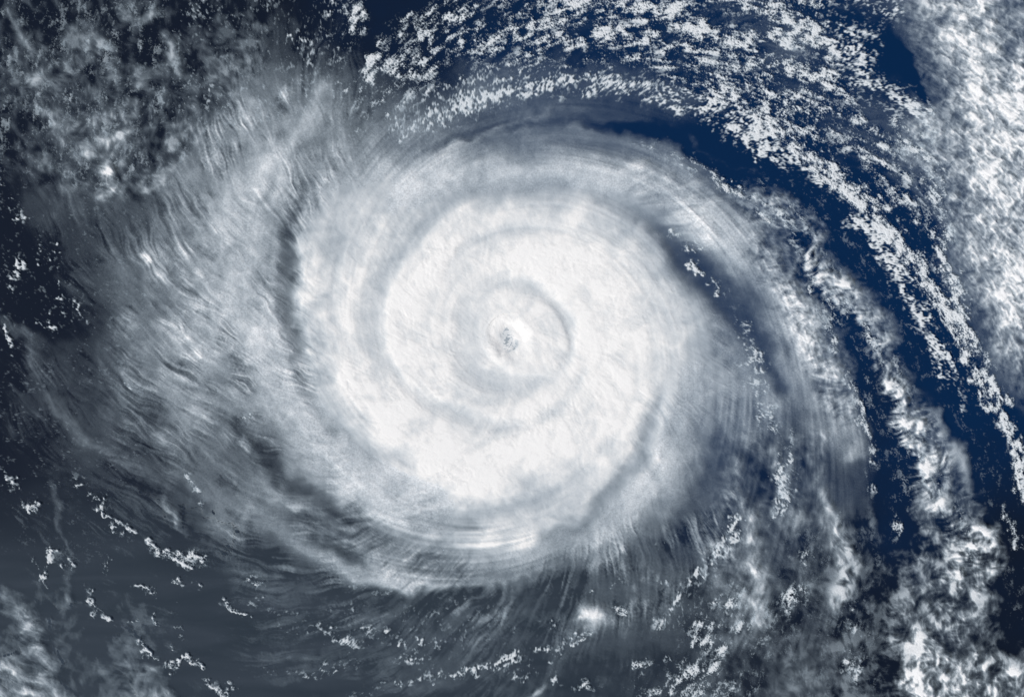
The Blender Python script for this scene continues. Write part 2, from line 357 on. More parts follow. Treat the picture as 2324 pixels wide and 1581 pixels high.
# ------------------------------------------------------------------ chart of textures
def chart(v):
    return np.full(cX.shape, float(v))
rr = np.hypot(cX - EYE[0], cY - EYE[1])
AF = chart(0.24)                                   # fibres drawn outwards
fill(AF, [(430, 60), (820, 60), (760, 300), (600, 420), (430, 400)], .34, 8)
fill(AF, [(0, 560), (500, 560), (620, 1000), (760, 1200), (700, 1330), (200, 1250), (0, 1000)], .30, 10)
fill(AF, [(900, 1330), (1330, 1300), (1560, 1150), (1660, 1000), (1760, 1150), (1600, 1350), (1200, 1480), (800, 1450), (600, 1250)], .70, 8)
fill(AF, [(1960, -130), (2460, -130), (2460, 1700), (1850, 1700), (1900, 1180), (2200, 900), (2100, 500)], .03, 6)
fill(AF, [(-130, -130), (600, -130), (430, 330), (-130, 400)], .05, 8)
fill(AF, [(690, 500), (900, 300), (1400, 300), (1600, 520), (1640, 900), (1500, 1150), (1200, 1300), (900, 1230), (720, 1000)], .02, 10)
fill(AF, [(1350, 330), (1600, 400), (1900, 700), (1900, 950), (1700, 750), (1450, 450)], .10, 6)
brush(AF, [(q[0], q[1], 46, .08) for q in W_BAND], 3, .95)
brush(AF, [(q[0], q[1], 24, .16) for q in TAIL], 3, .9)
fill(AF, [(860, 150), (1500, 150), (1800, 400), (1700, 470), (1450, 330), (1100, 330), (900, 400), (830, 300)], .06, 6)
dab(AF, 1340, 1393, 44, .03, 3)
fill(AF, [(1600, 640), (1760, 700), (1990, 900), (1990, 1600), (1700, 1600), (1690, 1250), (1680, 980)], .07, 6)
fill(AF, [(1450, 880), (1640, 800), (1720, 1000), (1640, 1150), (1500, 1200), (1450, 1100)], .06, 7)
AT = chart(0.0)                                    # streaks along the bands
fill(AT, [(820, 180), (1500, 150), (1900, 420), (2000, 900), (1900, 1100), (1760, 1000), (1640, 600), (1450, 400), (1150, 330), (900, 420), (800, 400)], .08, 8)
fill(AT, [(1620, 900), (1980, 900), (1980, 1500), (1660, 1500)], .15, 8)
fill(AT, [(640, 1150), (1200, 1200), (1300, 1290), (1000, 1330), (760, 1270)], .10, 6)
AM = chart(0.03)                                   # mottling
fill(AM, [(-130, -130), (640, -130), (600, 120), (430, 330), (330, 460), (120, 420), (-130, 330)], .30, 10)
fill(AM, [(2040, -130), (2460, -130), (2460, 1000), (2330, 950), (2200, 700), (2120, 500), (2000, 320), (2120, 220)], .15, 5)
fill(AM, [(1880, 1180), (2290, 1150), (2460, 1700), (1850, 1700)], .44, 8)
fill(AM, [(1640, 1000), (1880, 980), (1900, 1700), (1560, 1700)], .20, 8)
fill(AM, [(-130, 1280), (330, 1350), (420, 1700), (-130, 1700)], .20, 8)
fill(AM, [(690, 500), (900, 300), (1400, 300), (1600, 520), (1640, 900), (1500, 1150), (1200, 1300), (900, 1230), (720, 1000)], .02, 10)
AB = chart(0.0)
fill(AB, [(2000, -130), (2460, -130), (2460, 1000), (2330, 950), (2200, 700), (2120, 500), (2000, 320), (2080, 220)], 1.0, 5)
AW = chart(0.0)                                    # feathers across the eastern bands
d, _, ftx, fty = dist_poly(FEATHER)
AW = np.exp(-(d / 60.0) ** 4)
d2, _, _, _ = dist_poly([(1760, 560, 1, 1), (1850, 720, 1, 1), (1920, 900, 1, 1)])
AW = np.maximum(AW, .6 * np.exp(-(d2 / 60.0) ** 4))
AW = np.maximum(AW, blur(.5 * poly([(1960, 1150), (2280, 1150), (2300, 1600), (1950, 1600)]), 10))
CR = np.zeros(cX.shape)                            # crumbly tops of the overcast
for x, y, r, v, ry, an in ((985, 605, 34, 1, 90, 40), (1260, 600, 100, .75, 40, 5), (1390, 700, 60, .7, 70, 0), (910, 740, 40, .8, 60, 0), (1000, 850, 90, .6, 60, 30),
                           (1030, 1075, 70, .9, 28, 12), (1210, 960, 110, .7, 34, -15), (1370, 850, 50, .5, 80, 0), (900, 900, 30, .7, 40, 0), (800, 850, 26, .6, 40, 0)):
    dab(CR, x, y, r, v, 2.2, 1, ry, an)
dab(CR, 1340, 1393, 26, 1.5)

# ------------------------------------------------------------------ chart of the low cumulus: share of sky covered, size of the cells
C = chart(0.0)
FN = chart(0.0)                                    # 1 = fine grained
def field(pts, v, soft=6, a=1.0):
    fill(C, pts, v, soft, a)
field([(-130, -130), (880, -130), (760, 230), (500, 330), (330, 420), (-130, 420)], .24, 8)
field([(380, 40), (700, 20), (660, 200), (420, 160)], .13, 6)
field([(-130, 420), (330, 420), (380, 900), (-130, 900)], .10, 8)
field([(-130, 900), (330, 950), (300, 1290), (-130, 1250)], .10, 8)
field([(860, 70), (960, 10), (1200, -130), (1520, -130), (1480, 120), (1380, 160), (1120, 160), (1000, 190), (880, 180)], .48, 4)
field([(1180, -20), (1480, -20), (1470, 110), (1200, 120)], .62, 6)
field([(1000, 150), (1400, 130), (1420, 190), (1200, 185), (960, 235), (880, 260)], .34, 4)
field([(800, 200), (1000, 180), (1020, 260), (860, 330), (780, 300)], .30, 5)
brush(C, [(770, 210, 14, .7), (830, 175, 18, .75), (870, 140, 14, .6), (835, 125, 10, .85)], 2.5, .9)
brush(C, [(760, 20, 25, .6), (820, 30, 16, .7), (800, 75, 10, .7), (790, 95, 8, .6)], 2.5, .9)
brush(C, [(660, 75, 10, .5), (690, 90, 8, .45)], 2.5, .9)
brush(C, ARC, 2.6, .95)
field([(1440, -130), (1960, -130), (2010, 60), (1960, 250), (1900, 330), (1800, 330), (1660, 260), (1500, 190), (1400, 130)], .56, 5)
field([(1820, -130), (2080, -130), (2060, 40), (1990, 90), (1890, 90)], .40, 4)
field([(1850, 170), (1950, 140), (2120, 230), (2180, 560), (2120, 540), (2000, 420), (1900, 360)], .50, 5)
brush(C, [(1590, 10, 16, .2), (1650, 40, 14, .1), (1740, 70, 12, .1)], 2.2, .8)
for x, y, r, v, ry, an in ((1790, 85, 60, .97, 14, 12), (1700, 92, 34, .97, 11, 5), (1680, 5, 60, .9, 12, 12), (1860, 170, 44, .95, 15, 12), (1790, 150, 36, .92, 14, 10), (1960, 195, 26, .92, 9, 20),
                           (1350, 78, 18, .97, 12, 0), (1395, 70, 22, .95, 12, -10), (1520, 105, 24, .95, 10, -15), (1580, 62, 26, .93, 14, -12), (1470, 75, 30, .9, 16, 10), (1510, 90, 20, .05, 6, 0),
                           (1340, 96, 14, .05, 9, 0), (1400, 92, 12, .05, 10, 0), (2030, 110, 34, .03, 50, 10), (1760, 112, 40, .05, 8, 8), (1990, 265, 26, .12, 12, 20)):
    dab(C, x, y, r, v, 3, .95, ry, an)
STREET = [(1560, 205, 22, .62), (1660, 245, 26, .74), (1740, 290, 28, .80), (1820, 345, 28, .84), (1900, 400, 26, .86), (1985, 474, 26, .88), (2052, 568, 25, .86), (2107, 648, 24, .86),
          (2161, 728, 20, .84), (2200, 811, 17, .82), (2230, 881, 14, .82), (2262, 930, 13, .78), (2298, 980, 14, .78), (2318, 1040, 16, .8), (2335, 1120, 20, .8)]
dl, _, _, _ = dist_poly(LANE)
_, (lw, _v), _, _ = dist_poly(LANE)
C *= smooth(.8, 1.5, dl / lw)                        # the lanes stay clear
C = np.maximum(C, .17 * np.exp(-(dl / lw) ** 2) * smooth(1650, 1850, cX))
dl2, (lw2, _v), _, _ = dist_poly(LANE2)
C = np.maximum(C, .24 * np.exp(-(dl2 / lw2 / 1.2) ** 2))
df_, _, _, _ = dist_poly(FEATHER)
C = np.maximum(C, .32 * np.exp(-(df_ / 34) ** 4))
brush(C, [(x, y, w + 4, min(.95, v + .07)) for x, y, w, v in STREET], 3, .95)
STREET_F = [(1930, 500, 9, .55), (1975, 530, 11, .72), (2030, 612, 13, .80), (2075, 690, 14, .80), (2112, 765, 14, .80), (2146, 832, 14, .82), (2178, 880, 10, .6), (2196, 915, 6, .3)]
brush(C, [(x, y, w + 3, min(.95, v + .08)) for x, y, w, v in STREET_F], 3, .95)
STREET_E = [(2120, 520, 12, .6), (2140, 580, 14, .72), (2172, 640, 16, .78), (2190, 705, 15, .76), (2206, 770, 14, .76), (2236, 830, 14, .74), (2265, 880, 14, .7), (2290, 915, 12, .6)]
brush(C, [(x, y, w + 2, min(.95, v + .06)) for x, y, w, v in STREET_E], 3, .95)
brush(C, [(2150, 560, 6, .1), (2180, 610, 8, .05)], 2, .8)
brush(C, [(2270, 1130, 8, .3), (2295, 1190, 12, .55), (2320, 1230, 14, .6)], 2.5, .9)
brush(C, [(1700, 735, 12, .5), (1690, 770, 22, .62), (1712, 830, 24, .72), (1728, 900, 22, .66), (1745, 960, 20, .5), (1790, 1000, 16, .4), (1780, 1075, 22, .62), (1782, 1130, 24, .55), (1760, 1180, 16, .4)], 2.6, .9)
brush(C, [(1640, 655, 8, .5), (1665, 700, 8, .35), (1700, 760, 10, .4)], 2.5, .8)
for x, y, r, v, ry, an in ((1558, 562, 12, .95, 16, 0), (1584, 562, 6, .9, 12, 0), (1576, 598, 11, .95, 10, 20), (1592, 620, 12, .95, 9, 40), (1640, 664, 12, .9, 9, 60), (1622, 643, 9, .8, 9, 0),
                           (1530, 530, 26, .6, 10, -5), (1865, 690, 30, .55, 26, 40), (1850, 640, 16, .5, 24, -30), (1880, 760, 22, .66, 40, -25), (1930, 870, 16, .6, 30, -20), (1960, 950, 14, .62, 40, -20),
                           (1985, 1025, 14, .55, 36, -18), (1975, 1100, 10, .4, 30, -10)):
    dab(C, x, y, r, v, 3, .9, ry, an)
brush(C, [(1440, 322, 12, .35), (1520, 348, 15, .48), (1610, 395, 16, .55), (1700, 452, 16, .55), (1770, 510, 14, .5)], 2.4, .9)
# west: lines of small cumulus, and the clouds one can tell apart
for pts in ([(5, 400, 3, .5), (20, 440, 3, .6), (30, 500, 2, .5)], [(48, 480, 4, .75), (62, 497, 4, .8), (78, 480, 3, .6)], [(20, 660, 4, .7), (38, 585, 5, .75), (42, 600, 3, .6)],
            [(68, 592, 4, .8), (82, 602, 4, .8), (92, 588, 3, .6)], [(92, 575, 2, .6), (105, 605, 2, .6)], [(85, 550, 4, .8), (90, 560, 3, .7)], [(92, 735, 4, .7), (104, 748, 5, .8), (118, 742, 4, .8), (108, 728, 3, .6)],
            [(8, 730, 3, .7), (22, 775, 5, .85), (30, 800, 4, .7)], [(160, 690, 4, .7), (176, 706, 5, .8), (200, 740, 3, .6), (215, 765, 3, .6)], [(126, 560, 3, .6), (136, 605, 2, .5)],
            [(215, 620, 5, .7), (224, 610, 4, .7)], [(128, 635, 4, .7), (137, 680, 3, .6)], [(110, 700, 3, .5), (165, 730, 3, .5)],
            [(8, 1075, 6, .85), (30, 1105, 7, .85), (45, 1125, 4, .7)], [(44, 1128, 5, .8), (58, 1150, 8, .92), (80, 1158, 8, .92), (95, 1148, 6, .85)],
            [(165, 1092, 5, .85), (178, 1100, 7, .9)], [(212, 1132, 7, .88), (224, 1142, 7, .88), (234, 1158, 3, .7)], [(240, 1170, 4, .85), (262, 1184, 8, .93), (288, 1197, 9, .95), (296, 1190, 5, .85)],
            [(336, 1232, 8, .92), (350, 1240, 7, .85), (366, 1252, 8, .92), (374, 1262, 6, .8)], [(382, 1256, 8, .9), (400, 1258, 11, .94), (412, 1270, 8, .88)], [(428, 1266, 9, .94), (450, 1272, 11, .96), (468, 1268, 7, .85)],
            [(415, 1280, 4, .7), (440, 1295, 3, .6)], [(224, 1270, 3, .7), (228, 1285, 3, .8), (240, 1286, 3, .8), (248, 1272, 3, .7), (232, 1268, 3, .7)], [(230, 1300, 4, .75), (248, 1296, 4, .7)],
            [(308, 1327, 6, .85), (326, 1330, 7, .88), (342, 1329, 5, .8)], [(340, 1345, 4, .8), (354, 1345, 4, .75), (360, 1325, 2, .6), (350, 1300, 2, .55)], [(396, 1320, 7, .9), (408, 1324, 5, .8), (414, 1331, 3, .7)],
            [(430, 1318, 5, .82), (442, 1327, 7, .88), (452, 1334, 4, .75)], [(505, 1364, 5, .85), (522, 1378, 9, .92), (540, 1390, 8, .88), (558, 1400, 6, .85), (562, 1404, 3, .7)],
            [(190, 1330, 4, .75), (202, 1348, 7, .85), (208, 1370, 4, .75), (222, 1388, 5, .8), (236, 1402, 5, .7), (250, 1408, 8, .85), (258, 1420, 4, .65)],
            [(300, 1406, 5, .85), (312, 1414, 5, .8)], [(342, 1395, 3, .7), (352, 1402, 4, .75), (362, 1422, 3, .7), (370, 1436, 3, .65)], [(384, 1384, 3, .75), (402, 1374, 4, .8)],
            [(408, 1430, 5, .85), (415, 1436, 3, .7)], [(402, 1455, 4, .75), (412, 1459, 3, .75)], [(310, 1452, 7, .8), (330, 1476, 6, .75), (345, 1492, 5, .75)],
            [(372, 1504, 8, .92), (388, 1512, 11, .94), (406, 1504, 7, .85)], [(420, 1490, 6, .85), (440, 1500, 8, .9), (456, 1506, 6, .85)], [(466, 1554, 8, .9), (486, 1560, 9, .9), (508, 1572, 7, .85), (522, 1570, 4, .7)],
            [(528, 1555, 4, .7), (542, 1550, 3, .65)], [(110, 1248, 6, .88), (118, 1262, 8, .9), (107, 1290, 3, .7)], [(144, 1288, 8, .9), (160, 1284, 8, .88), (142, 1310, 6, .7)], [(92, 1308, 7, .85), (100, 1320, 6, .8)],
            [(75, 1270, 5, .8), (82, 1290, 4, .7)], [(565, 1310, 12, .62), (590, 1318, 10, .6)], [(585, 1362, 14, .6), (605, 1380, 10, .5)],
            [(560, 940, 10, .7), (540, 955, 8, .6)], [(288, 870, 10, .75), (312, 882, 8, .7)], [(430, 1092, 6, .8), (448, 1118, 6, .9), (440, 1126, 4, .85)], [(425, 1080, 8, .5), (460, 1150, 8, .5)]):
    brush(C, pts, 2.6, .97)
# south: flocks of cumulus
for x, y, r, v, ry, an in ((668, 1394, 40, .5, 9, 12), (735, 1428, 40, .6, 10, 12), (786, 1456, 32, .78, 14, 25), (832, 1422, 26, .68, 12, 15), (870, 1446, 40, .55, 14, 15), (912, 1462, 12, .9, 7, 30),
                           (955, 1457, 16, .85, 9, 35), (990, 1475, 20, .65, 6, 20), (1018, 1456, 34, .72, 10, -10), (1060, 1446, 26, .5, 14, -10), (925, 1497, 30, .72, 14, 10), (763, 1511, 46, .68, 10, -6),
                           (1030, 1528, 60, .70, 12, -8), (1110, 1520, 40, .70, 10, -14), (1160, 1492, 30, .70, 12, -25), (890, 1556, 70, .50, 12, -15), (780, 1380, 40, .42, 12, 5), (860, 1340, 50, .35, 10, 0),
                           (1000, 1400, 120, .22, 34, -5), (1080, 1450, 90, .26, 30, -10), (614, 1522, 12, .6, 6, 30), (630, 1435, 10, .65, 6, 30), (660, 1430, 12, .6, 6, 20), (690, 1530, 40, .35, 12, 0),
                           (1250, 1418, 30, .62, 10, -15), (1310, 1450, 44, .62, 10, -30), (1235, 1470, 14, .85, 8, 0), (1260, 1490, 26, .6, 12, -20), (1262, 1540, 12, .85, 18, 30), (1180, 1530, 30, .5, 14, -10),
                           (1410, 1385, 26, .8, 8, 15), (1400, 1318, 28, .72, 7, -25), (1420, 1300, 14, .7, 5, 0), (1360, 1350, 18, .6, 5, 0), (1505, 1320, 16, .65, 6, 10), (1450, 1370, 10, .6, 6, 0),
                           (1490, 1235, 10, .6, 6, 0), (1510, 1230, 8, .8, 4, 0), (1330, 1560, 26, .7, 12, 0), (1450, 1505, 30, .55, 8, -20), (1230, 1575, 0.1, .0, 1, 0)):
    dab(C, x, y, r, v, 2.6, .93, ry, an)
brush(C, [(1676, 1170, 14, .55), (1652, 1230, 18, .66), (1620, 1275, 18, .66), (1580, 1320, 16, .66), (1550, 1360, 14, .66), (1520, 1395, 12, .64), (1490, 1430, 10, .5)], 2.6, .92)
brush(C, [(1600, 1330, 8, .3), (1560, 1400, 10, .55), (1520, 1430, 8, .4)], 2.4, .7)
field([(1560, 1340), (1700, 1310), (1800, 1400), (1700, 1600), (1400, 1600), (1420, 1530), (1540, 1500)], .30, 8)
for x, y, r, v, ry, an in ((1625, 1362, 12, .9, 14, 0), (1655, 1372, 18, .85, 12, 0), (1600, 1412, 22, .85, 12, 10), (1580, 1450, 14, .85, 22, 0), (1625, 1460, 22, .75, 12, 20), (1525, 1503, 18, .8, 8, 0),
                           (1590, 1520, 50, .62, 26, -40), (1540, 1560, 60, .55, 14, 0), (1450, 1515, 14, .8, 8, 0), (1690, 1420, 20, .5, 14, 0)):
    dab(C, x, y, r, v, 2.6, .9, ry, an)
field([(1770, 1180), (2000, 1200), (2010, 1600), (1780, 1600)], .16, 8)
for x, y, r, v, ry, an in ((1955, 1430, 22, .75, 10, 50), (1830, 1265, 10, .8, 12, 0), (1800, 1350, 30, .5, 30, 0), (1940, 1520, 16, .6, 40, -10), (1900, 1180, 14, .6, 8, 0), (2040, 1190, 14, .5, 14, 0)):
    dab(C, x, y, r, v, 2.6, .85, ry, an)
# grain
fill(FN, [(860, 330), (880, 250), (1100, 150), (1420, 150), (1700, 250), (1900, 450), (1700, 400), (1400, 280), (1100, 300)], 1, 4)
brush(FN, [(p[0], p[1], 26, 1) for p in STREET_F], 4, 1)
fill(FN, [(1840, -130), (2120, -130), (2120, 300), (1960, 240), (1880, 120)], .9, 5)
fill(FN, [(560, 1330), (1320, 1330), (1320, 1700), (560, 1700)], .75, 6)
fill(FN, [(1480, 1150), (1700, 1100), (1700, 1300), (1500, 1450)], .9, 4)
fill(FN, [(-130, 420), (330, 420), (330, 1100), (-130, 1100)], .8, 6)
fill(FN, [(380, -130), (800, -130), (760, 260), (420, 260)], .7, 6)
fill(FN, [(1660, 720), (1820, 720), (1840, 1180), (1660, 1180)], .6, 4)

# ------------------------------------------------------------------ winds
def wind(Xc, Yc):
    dx, dy = Xc - EYE[0], Yc - EYE[1]
    r = np.hypot(dx, dy) + 1e-6
    ux, uy = dx / r, dy / r
    return ux, uy, r
def rot(ux, uy, a):
    return ux * np.cos(a) - uy * np.sin(a), ux * np.sin(a) + uy * np.cos(a)   # a > 0 turns clockwise on the chart

# ------------------------------------------------------------------ high deck on its fine grid
MARG = 48
W2, H2 = 1024 + 2 * MARG, 696 + 2 * MARG
u2, v2 = np.meshgrid(np.arange(W2, dtype=f32) - MARG, np.arange(H2, dtype=f32) - MARG)
X2, Y2 = u2 * PX, v2 * PX
shp = (H2, W2)
ux, uy, r2 = wind(X2, Y2)
r2 = r2.astype(f32)
west = smooth(0, 1, (EYE[0] - X2) / 700)
out_ang = R(26) + R(14) * smooth(500, 1000, r2) + R(16) * west * smooth(650, 950, Y2) + 0.12 * gnoise(shp, 160, .5, 5) + .12 * gnoise(shp, 50, .5, 6) + .16 * gnoise(shp, 24, .5, 7)
fx, fy = rot(ux, uy, out_ang); fx = fx.astype(f32); fy = fy.astype(f32)        # outflow fibres
bx, by = rot(ux, uy, R(78) - R(14) * smooth(450, 900, r2)); bx = bx.astype(f32); by = by.astype(f32)   # along the bands
fib1 = lic(fractal(shp, 9, .8, 21, 1.0), fx, fy, 18, 1.3)
fib2 = lic(fractal(shp, 30, 1.2, 22, 2.0), fx, fy, 18, 3.0)
swirl = lic(fractal(shp, 50, 1.5, 23, 3.0), bx, by, 20, 4.0)
swirl2 = lic(fractal(shp, 12, 1.1, 24, 1.2), bx, by, 18, 2.0)
ca = R(-20) + .30 * gnoise(shp, 70, .5, 26) + .12 * gnoise(shp, 24, .5, 29)
cross = lic(fractal(shp, 12, .9, 25, .9), np.cos(ca), np.sin(ca), 7, 1.0)
wd = R(56) + R(22) * smooth(1500, 2000, X2) + .55 * gnoise(shp, 70, .5, 37) + .35 * gnoise(shp, 24, .5, 38)
wisp = lic(fractal(shp, 60, 1.2, 39, .9), np.cos(wd), np.sin(wd), 4, 1.0)
w1 = fractal(shp, 60, 2.2, 31, 3); w2 = fractal(shp, 60, 2.2, 32, 3)
k1 = gnoise(shp, 34, .6, 33); k2 = gnoise(shp, 34, .6, 34)
mott = fractal(shp, 60, 1.95, 27, 1.5)
mott = samp(mott, u2 + MARG + 3.2 * k1 + 2 * w1, v2 + MARG + 3.2 * k2 + 2 * w2)      # curled wisps
mott2 = samp(fractal(shp, 14, 1.5, 28, 1.0), u2 + MARG + 2 * k2, v2 + MARG + 2 * k1)
fleck = np.maximum(lic(fractal(shp, 8, 1.2, 36, 1.3), bx, by, 3, 1.0), -.6)
patch = .25 + .75 * smooth(-.8, 1.2, fractal(shp, 70, 1.8, 35, 4))

def chart_at(M, Xc, Yc):
    return samp(M.astype(f32), (Xc - CX0) / CS, (Yc - CY0) / CS)
core = 1 - smooth(150, 480, r2)
wa = (5 * (1 - core) + 2).astype(f32)
fa = 4 * (1 - core) * np.clip(chart_at(AF, X2, Y2) * 5 - .2, 0, 1)
Xw = X2 + wa * w1 + fx * fib2 * fa; Yw = Y2 + wa * w2 + fy * fib2 * fa
# feather edges: the eastern bands are carried sideways by the cross winds
aw = chart_at(AW, X2, Y2)
Xw += aw * (cross * 8 + 6 * k1); Yw += aw * (5 * k2 - cross * 3)
tw = np.exp(-((X2 - 1340) ** 2 + (Y2 - 1393) ** 2) / 60 ** 2) + np.exp(-((X2 - 250) ** 2 + (Y2 - 410) ** 2) / 60 ** 2)
Xw += tw * 2.2 * (mott2 + k1); Yw += tw * 2.2 * (np.roll(mott2, 40, 0) + k2)
L = chart_at(D, Xw, Yw)
af = chart_at(AF, X2, Y2); am = chart_at(AM, X2, Y2); cr = chart_at(CR, X2 + 8 * w1, Y2 + 8 * w2)
ab = chart_at(AB, X2, Y2); at_ = chart_at(AT, X2, Y2)
tex = aw * .30 * fractal(shp, 46, 1.5, 40, 5) + at_ * (.6 * swirl2 + .5 * swirl) + af * patch * (0.48 * fib1 + 0.50 * fib2 + .14 * mott2 + .10 * wisp) + (np.exp(am * (0.30 * mott + 1.0 * wisp + 0.15 * mott2)) - 1) + aw * (0.20 * cross + .16 * mott2 + .12 * fleck) + .03 * mott * (1 - core) + ab * (.05 * swirl2 + .06 * swirl + .12 * mott2 + .13 * fleck) + .03 * ab
mid = smooth(90, 170, L) * (1 - smooth(225, 250, L))
# grooves between the arms, winding outwards clockwise
tharm = np.arctan2(Y2 - EYE[1], X2 - EYE[0]); lr = np.log(r2 + 30)
pert = .40 * gnoise(shp, 170, .5, 61) + .10 * gnoise(shp, 70, .5, 62)
arms = np.zeros(shp, f32)
for m_, b_, ph, wt in ((2, .30, .6, .5), (3, .26, 2.1, .8), (5, .24, 4.0, .5)):
    q_ = .5 + .5 * np.sin(m_ * tharm - m_ * lr / b_ + ph + pert * (1 + .4 * m_))
    arms += wt * (q_ ** 3 - .31)
env = smooth(150, 230, r2) * (1 - smooth(420, 620, r2))
tex -= env * .028 * arms
tex += mid * 0.026 * swirl + mid * 0.010 * swirl2
L = L * np.clip(1 + np.where(tex > 0, tex, .75 * np.tanh(tex / .75)), 0.2, 1.8)
# eye: dark specks of sea between low cloud
er = np.hypot(X2 - 1153, Y2 - 770)
def ss(a, b, x): return smooth(a, b, x)
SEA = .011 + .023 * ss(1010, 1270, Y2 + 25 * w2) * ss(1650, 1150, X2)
TOP = .94
lin = np.clip(L, 0, 252) / 255.0
lin = np.where(lin <= 0.04045, lin / 12.92, ((np.maximum(lin, 0) + 0.055) / 1.055) ** 2.4)
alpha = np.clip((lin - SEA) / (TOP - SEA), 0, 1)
alpha = alpha * smooth(.006, .034, alpha)
alpha = alpha.astype(f32)

# height of the cloud tops (km)
far = smooth(430, 900, r2)
Z = 8.0 - 3.5 * far + (4.5 - 2.2 * far) * np.sqrt(np.clip(alpha, 0, 1))
Z += (0.05 * fib1 + 0.16 * fib2) * np.clip(af * 2.0, 0, .6) * smooth(.05, .4, alpha)
sm = chart_at(D, X2, Y2)
Z += (1 - smooth(480, 640, r2)) * .045 * (sm - 225)
Z += mid * (0.16 * swirl + 0.03 * swirl2) - env * .10 * arms
bil = worley(u2 + 3 * k1 + 2 * w1, v2 + 3 * k2 + 2 * w2, 7.0, 3) * .5 + worley(u2 + 2 * k2, v2 - 2 * k1, 3.1, 4) * .3
Z += (.35 * am + .20 * ab) * smooth(.05, .5, alpha) * (1.0 * bil + 0.45 * mott2 + .5 * mott)
Z += ab * (.05 * swirl2 + .10 * fleck) * smooth(.05, .5, alpha)
Z += aw * 0.16 * cross * smooth(.05, .3, alpha)
crumb = worley(u2 + 3 * w1 + 1.5 * k1, v2 + 3 * w2 + 1.5 * k2, 4.4, 7) + .6 * worley(u2 - 1.5 * k2, v2 + 1.5 * k1, 2.4, 8) + .5 * mott2
Z += cr * (0.30 * crumb + 0.05 * fib1)
Z += core * (0.012 * fib1 + 0.035 * fib2)
# bowl of the eye, the raised inner disc and the sunken moat around it
th = np.arctan2(Y2 - 766, X2 - 1152)
re = np.hypot(X2 - 1152, (Y2 - 766) * .9) + 5 * np.cos(th * 2 + .8) + 3 * np.cos(th - 2.4)
d5 = np.hypot(X2 - 1190, Y2 - 775); t5 = np.arctan2(Y2 - 775, X2 - 1190)
rd5 = 90 + 15 * np.cos(t5 + .6) + 3 * np.sin(3 * t5) + 2 * np.sin(7 * t5 + 1)
Z -= 4.2 * (1 - smooth(15, 46, re))
Z -= 0.75 * smooth(rd5 - 26, rd5 + 12, d5) * (1 - smooth(118, 156, np.hypot(X2 - 1165, Y2 - 765)))
Z += .25 * np.sin(2 * th - 7 * np.log(re + 12)) * (1 - smooth(60, 90, re)) * smooth(14, 26, re)
Z += core * .16 * np.sin(2 * th - 8 * np.log(re + 20)) * smooth(140, 200, re)
Z = Z.astype(f32)
print('deck fields %.1f s' % (time.time() - T0))

# ------------------------------------------------------------------ low cumulus on a finer grid
Q = 0.64
W1, H1 = int((1024 + 2 * MARG) / Q), int((696 + 2 * MARG) / Q)
u1, v1 = np.meshgrid(np.arange(W1, dtype=f32) * f32(Q) - MARG, np.arange(H1, dtype=f32) * f32(Q) - MARG)
X1, Y1 = u1 * PX, v1 * PX
s1 = (H1, W1)
q1 = fractal(s1, 30, 2.0, 51, 3); q2 = fractal(s1, 30, 2.0, 52, 3)
ux, uy, r1 = wind(X1, Y1)
gx, gy = rot(ux, uy, R(20)); gx = gx.astype(f32); gy = gy.astype(f32)
ticks = lic(fractal(s1, 8, 1.3, 53, 1.3), gx, gy, 3, .8)
hx, hy = rot(ux, uy, R(64)); hx = hx.astype(f32); hy = hy.astype(f32)
drift = lic(fractal(s1, 30, 1.35, 57, 1.5), hx, hy, 5, 1.2)
fine = uniform(ticks + .5 * fractal(s1, 26, 1.8, 54, 2))
bw = worley(u1 + 2.2 * q1, v1 + 2.2 * q2, 2.7, 55)
bw2 = worley(u1 + 1.5 * q2, v1 - 1.5 * q1, 1.5, 56)
lump = uniform(.42 * bw + .36 * bw2 + .34 * drift + .26 * fractal(s1, 7, 1.0, 58, 1.0))
rows_ = lic(fractal(s1, 26, 1.3, 63, 3), hx, hy, 14, 2.6)
c1 = chart_at(C, X1 + 6 * q1, Y1 + 6 * q2)
c1 = np.clip(c1 + .07 * smooth(.2, .4, c1) + .17 * rows_ * smooth(.12, .4, c1) * (1 - smooth(.75, .95, c1)), 0, 1)
fn = chart_at(FN, X1, Y1)
n = lump * (1 - fn) + fine * fn
n = np.where((fn > .02) & (fn < .98), .5 + (n - .5) / np.sqrt(fn ** 2 + (1 - fn) ** 2), n)
p = np.clip(n - (1 - c1), 0, 1) * smooth(.02, .06, c1)
# nothing low shows below the thick overcast
a_over = samp(alpha, u1 + MARG, v1 + MARG)
p *= 1 - smooth(.80, .92, a_over)
ht = np.sqrt(p) * (1.5 - .4 * fn) * (.5 + .5 * bw + .35 * bw2)
Zc = (0.8 + 1.25 * ht).astype(f32)
ac = (np.clip(p / .56, 0, 1) ** 1.15 * (.48 + .30 * smooth(.2, .7, p))).astype(f32)
live = p > 0.004
print('cumulus fields %.1f s' % (time.time() - T0))

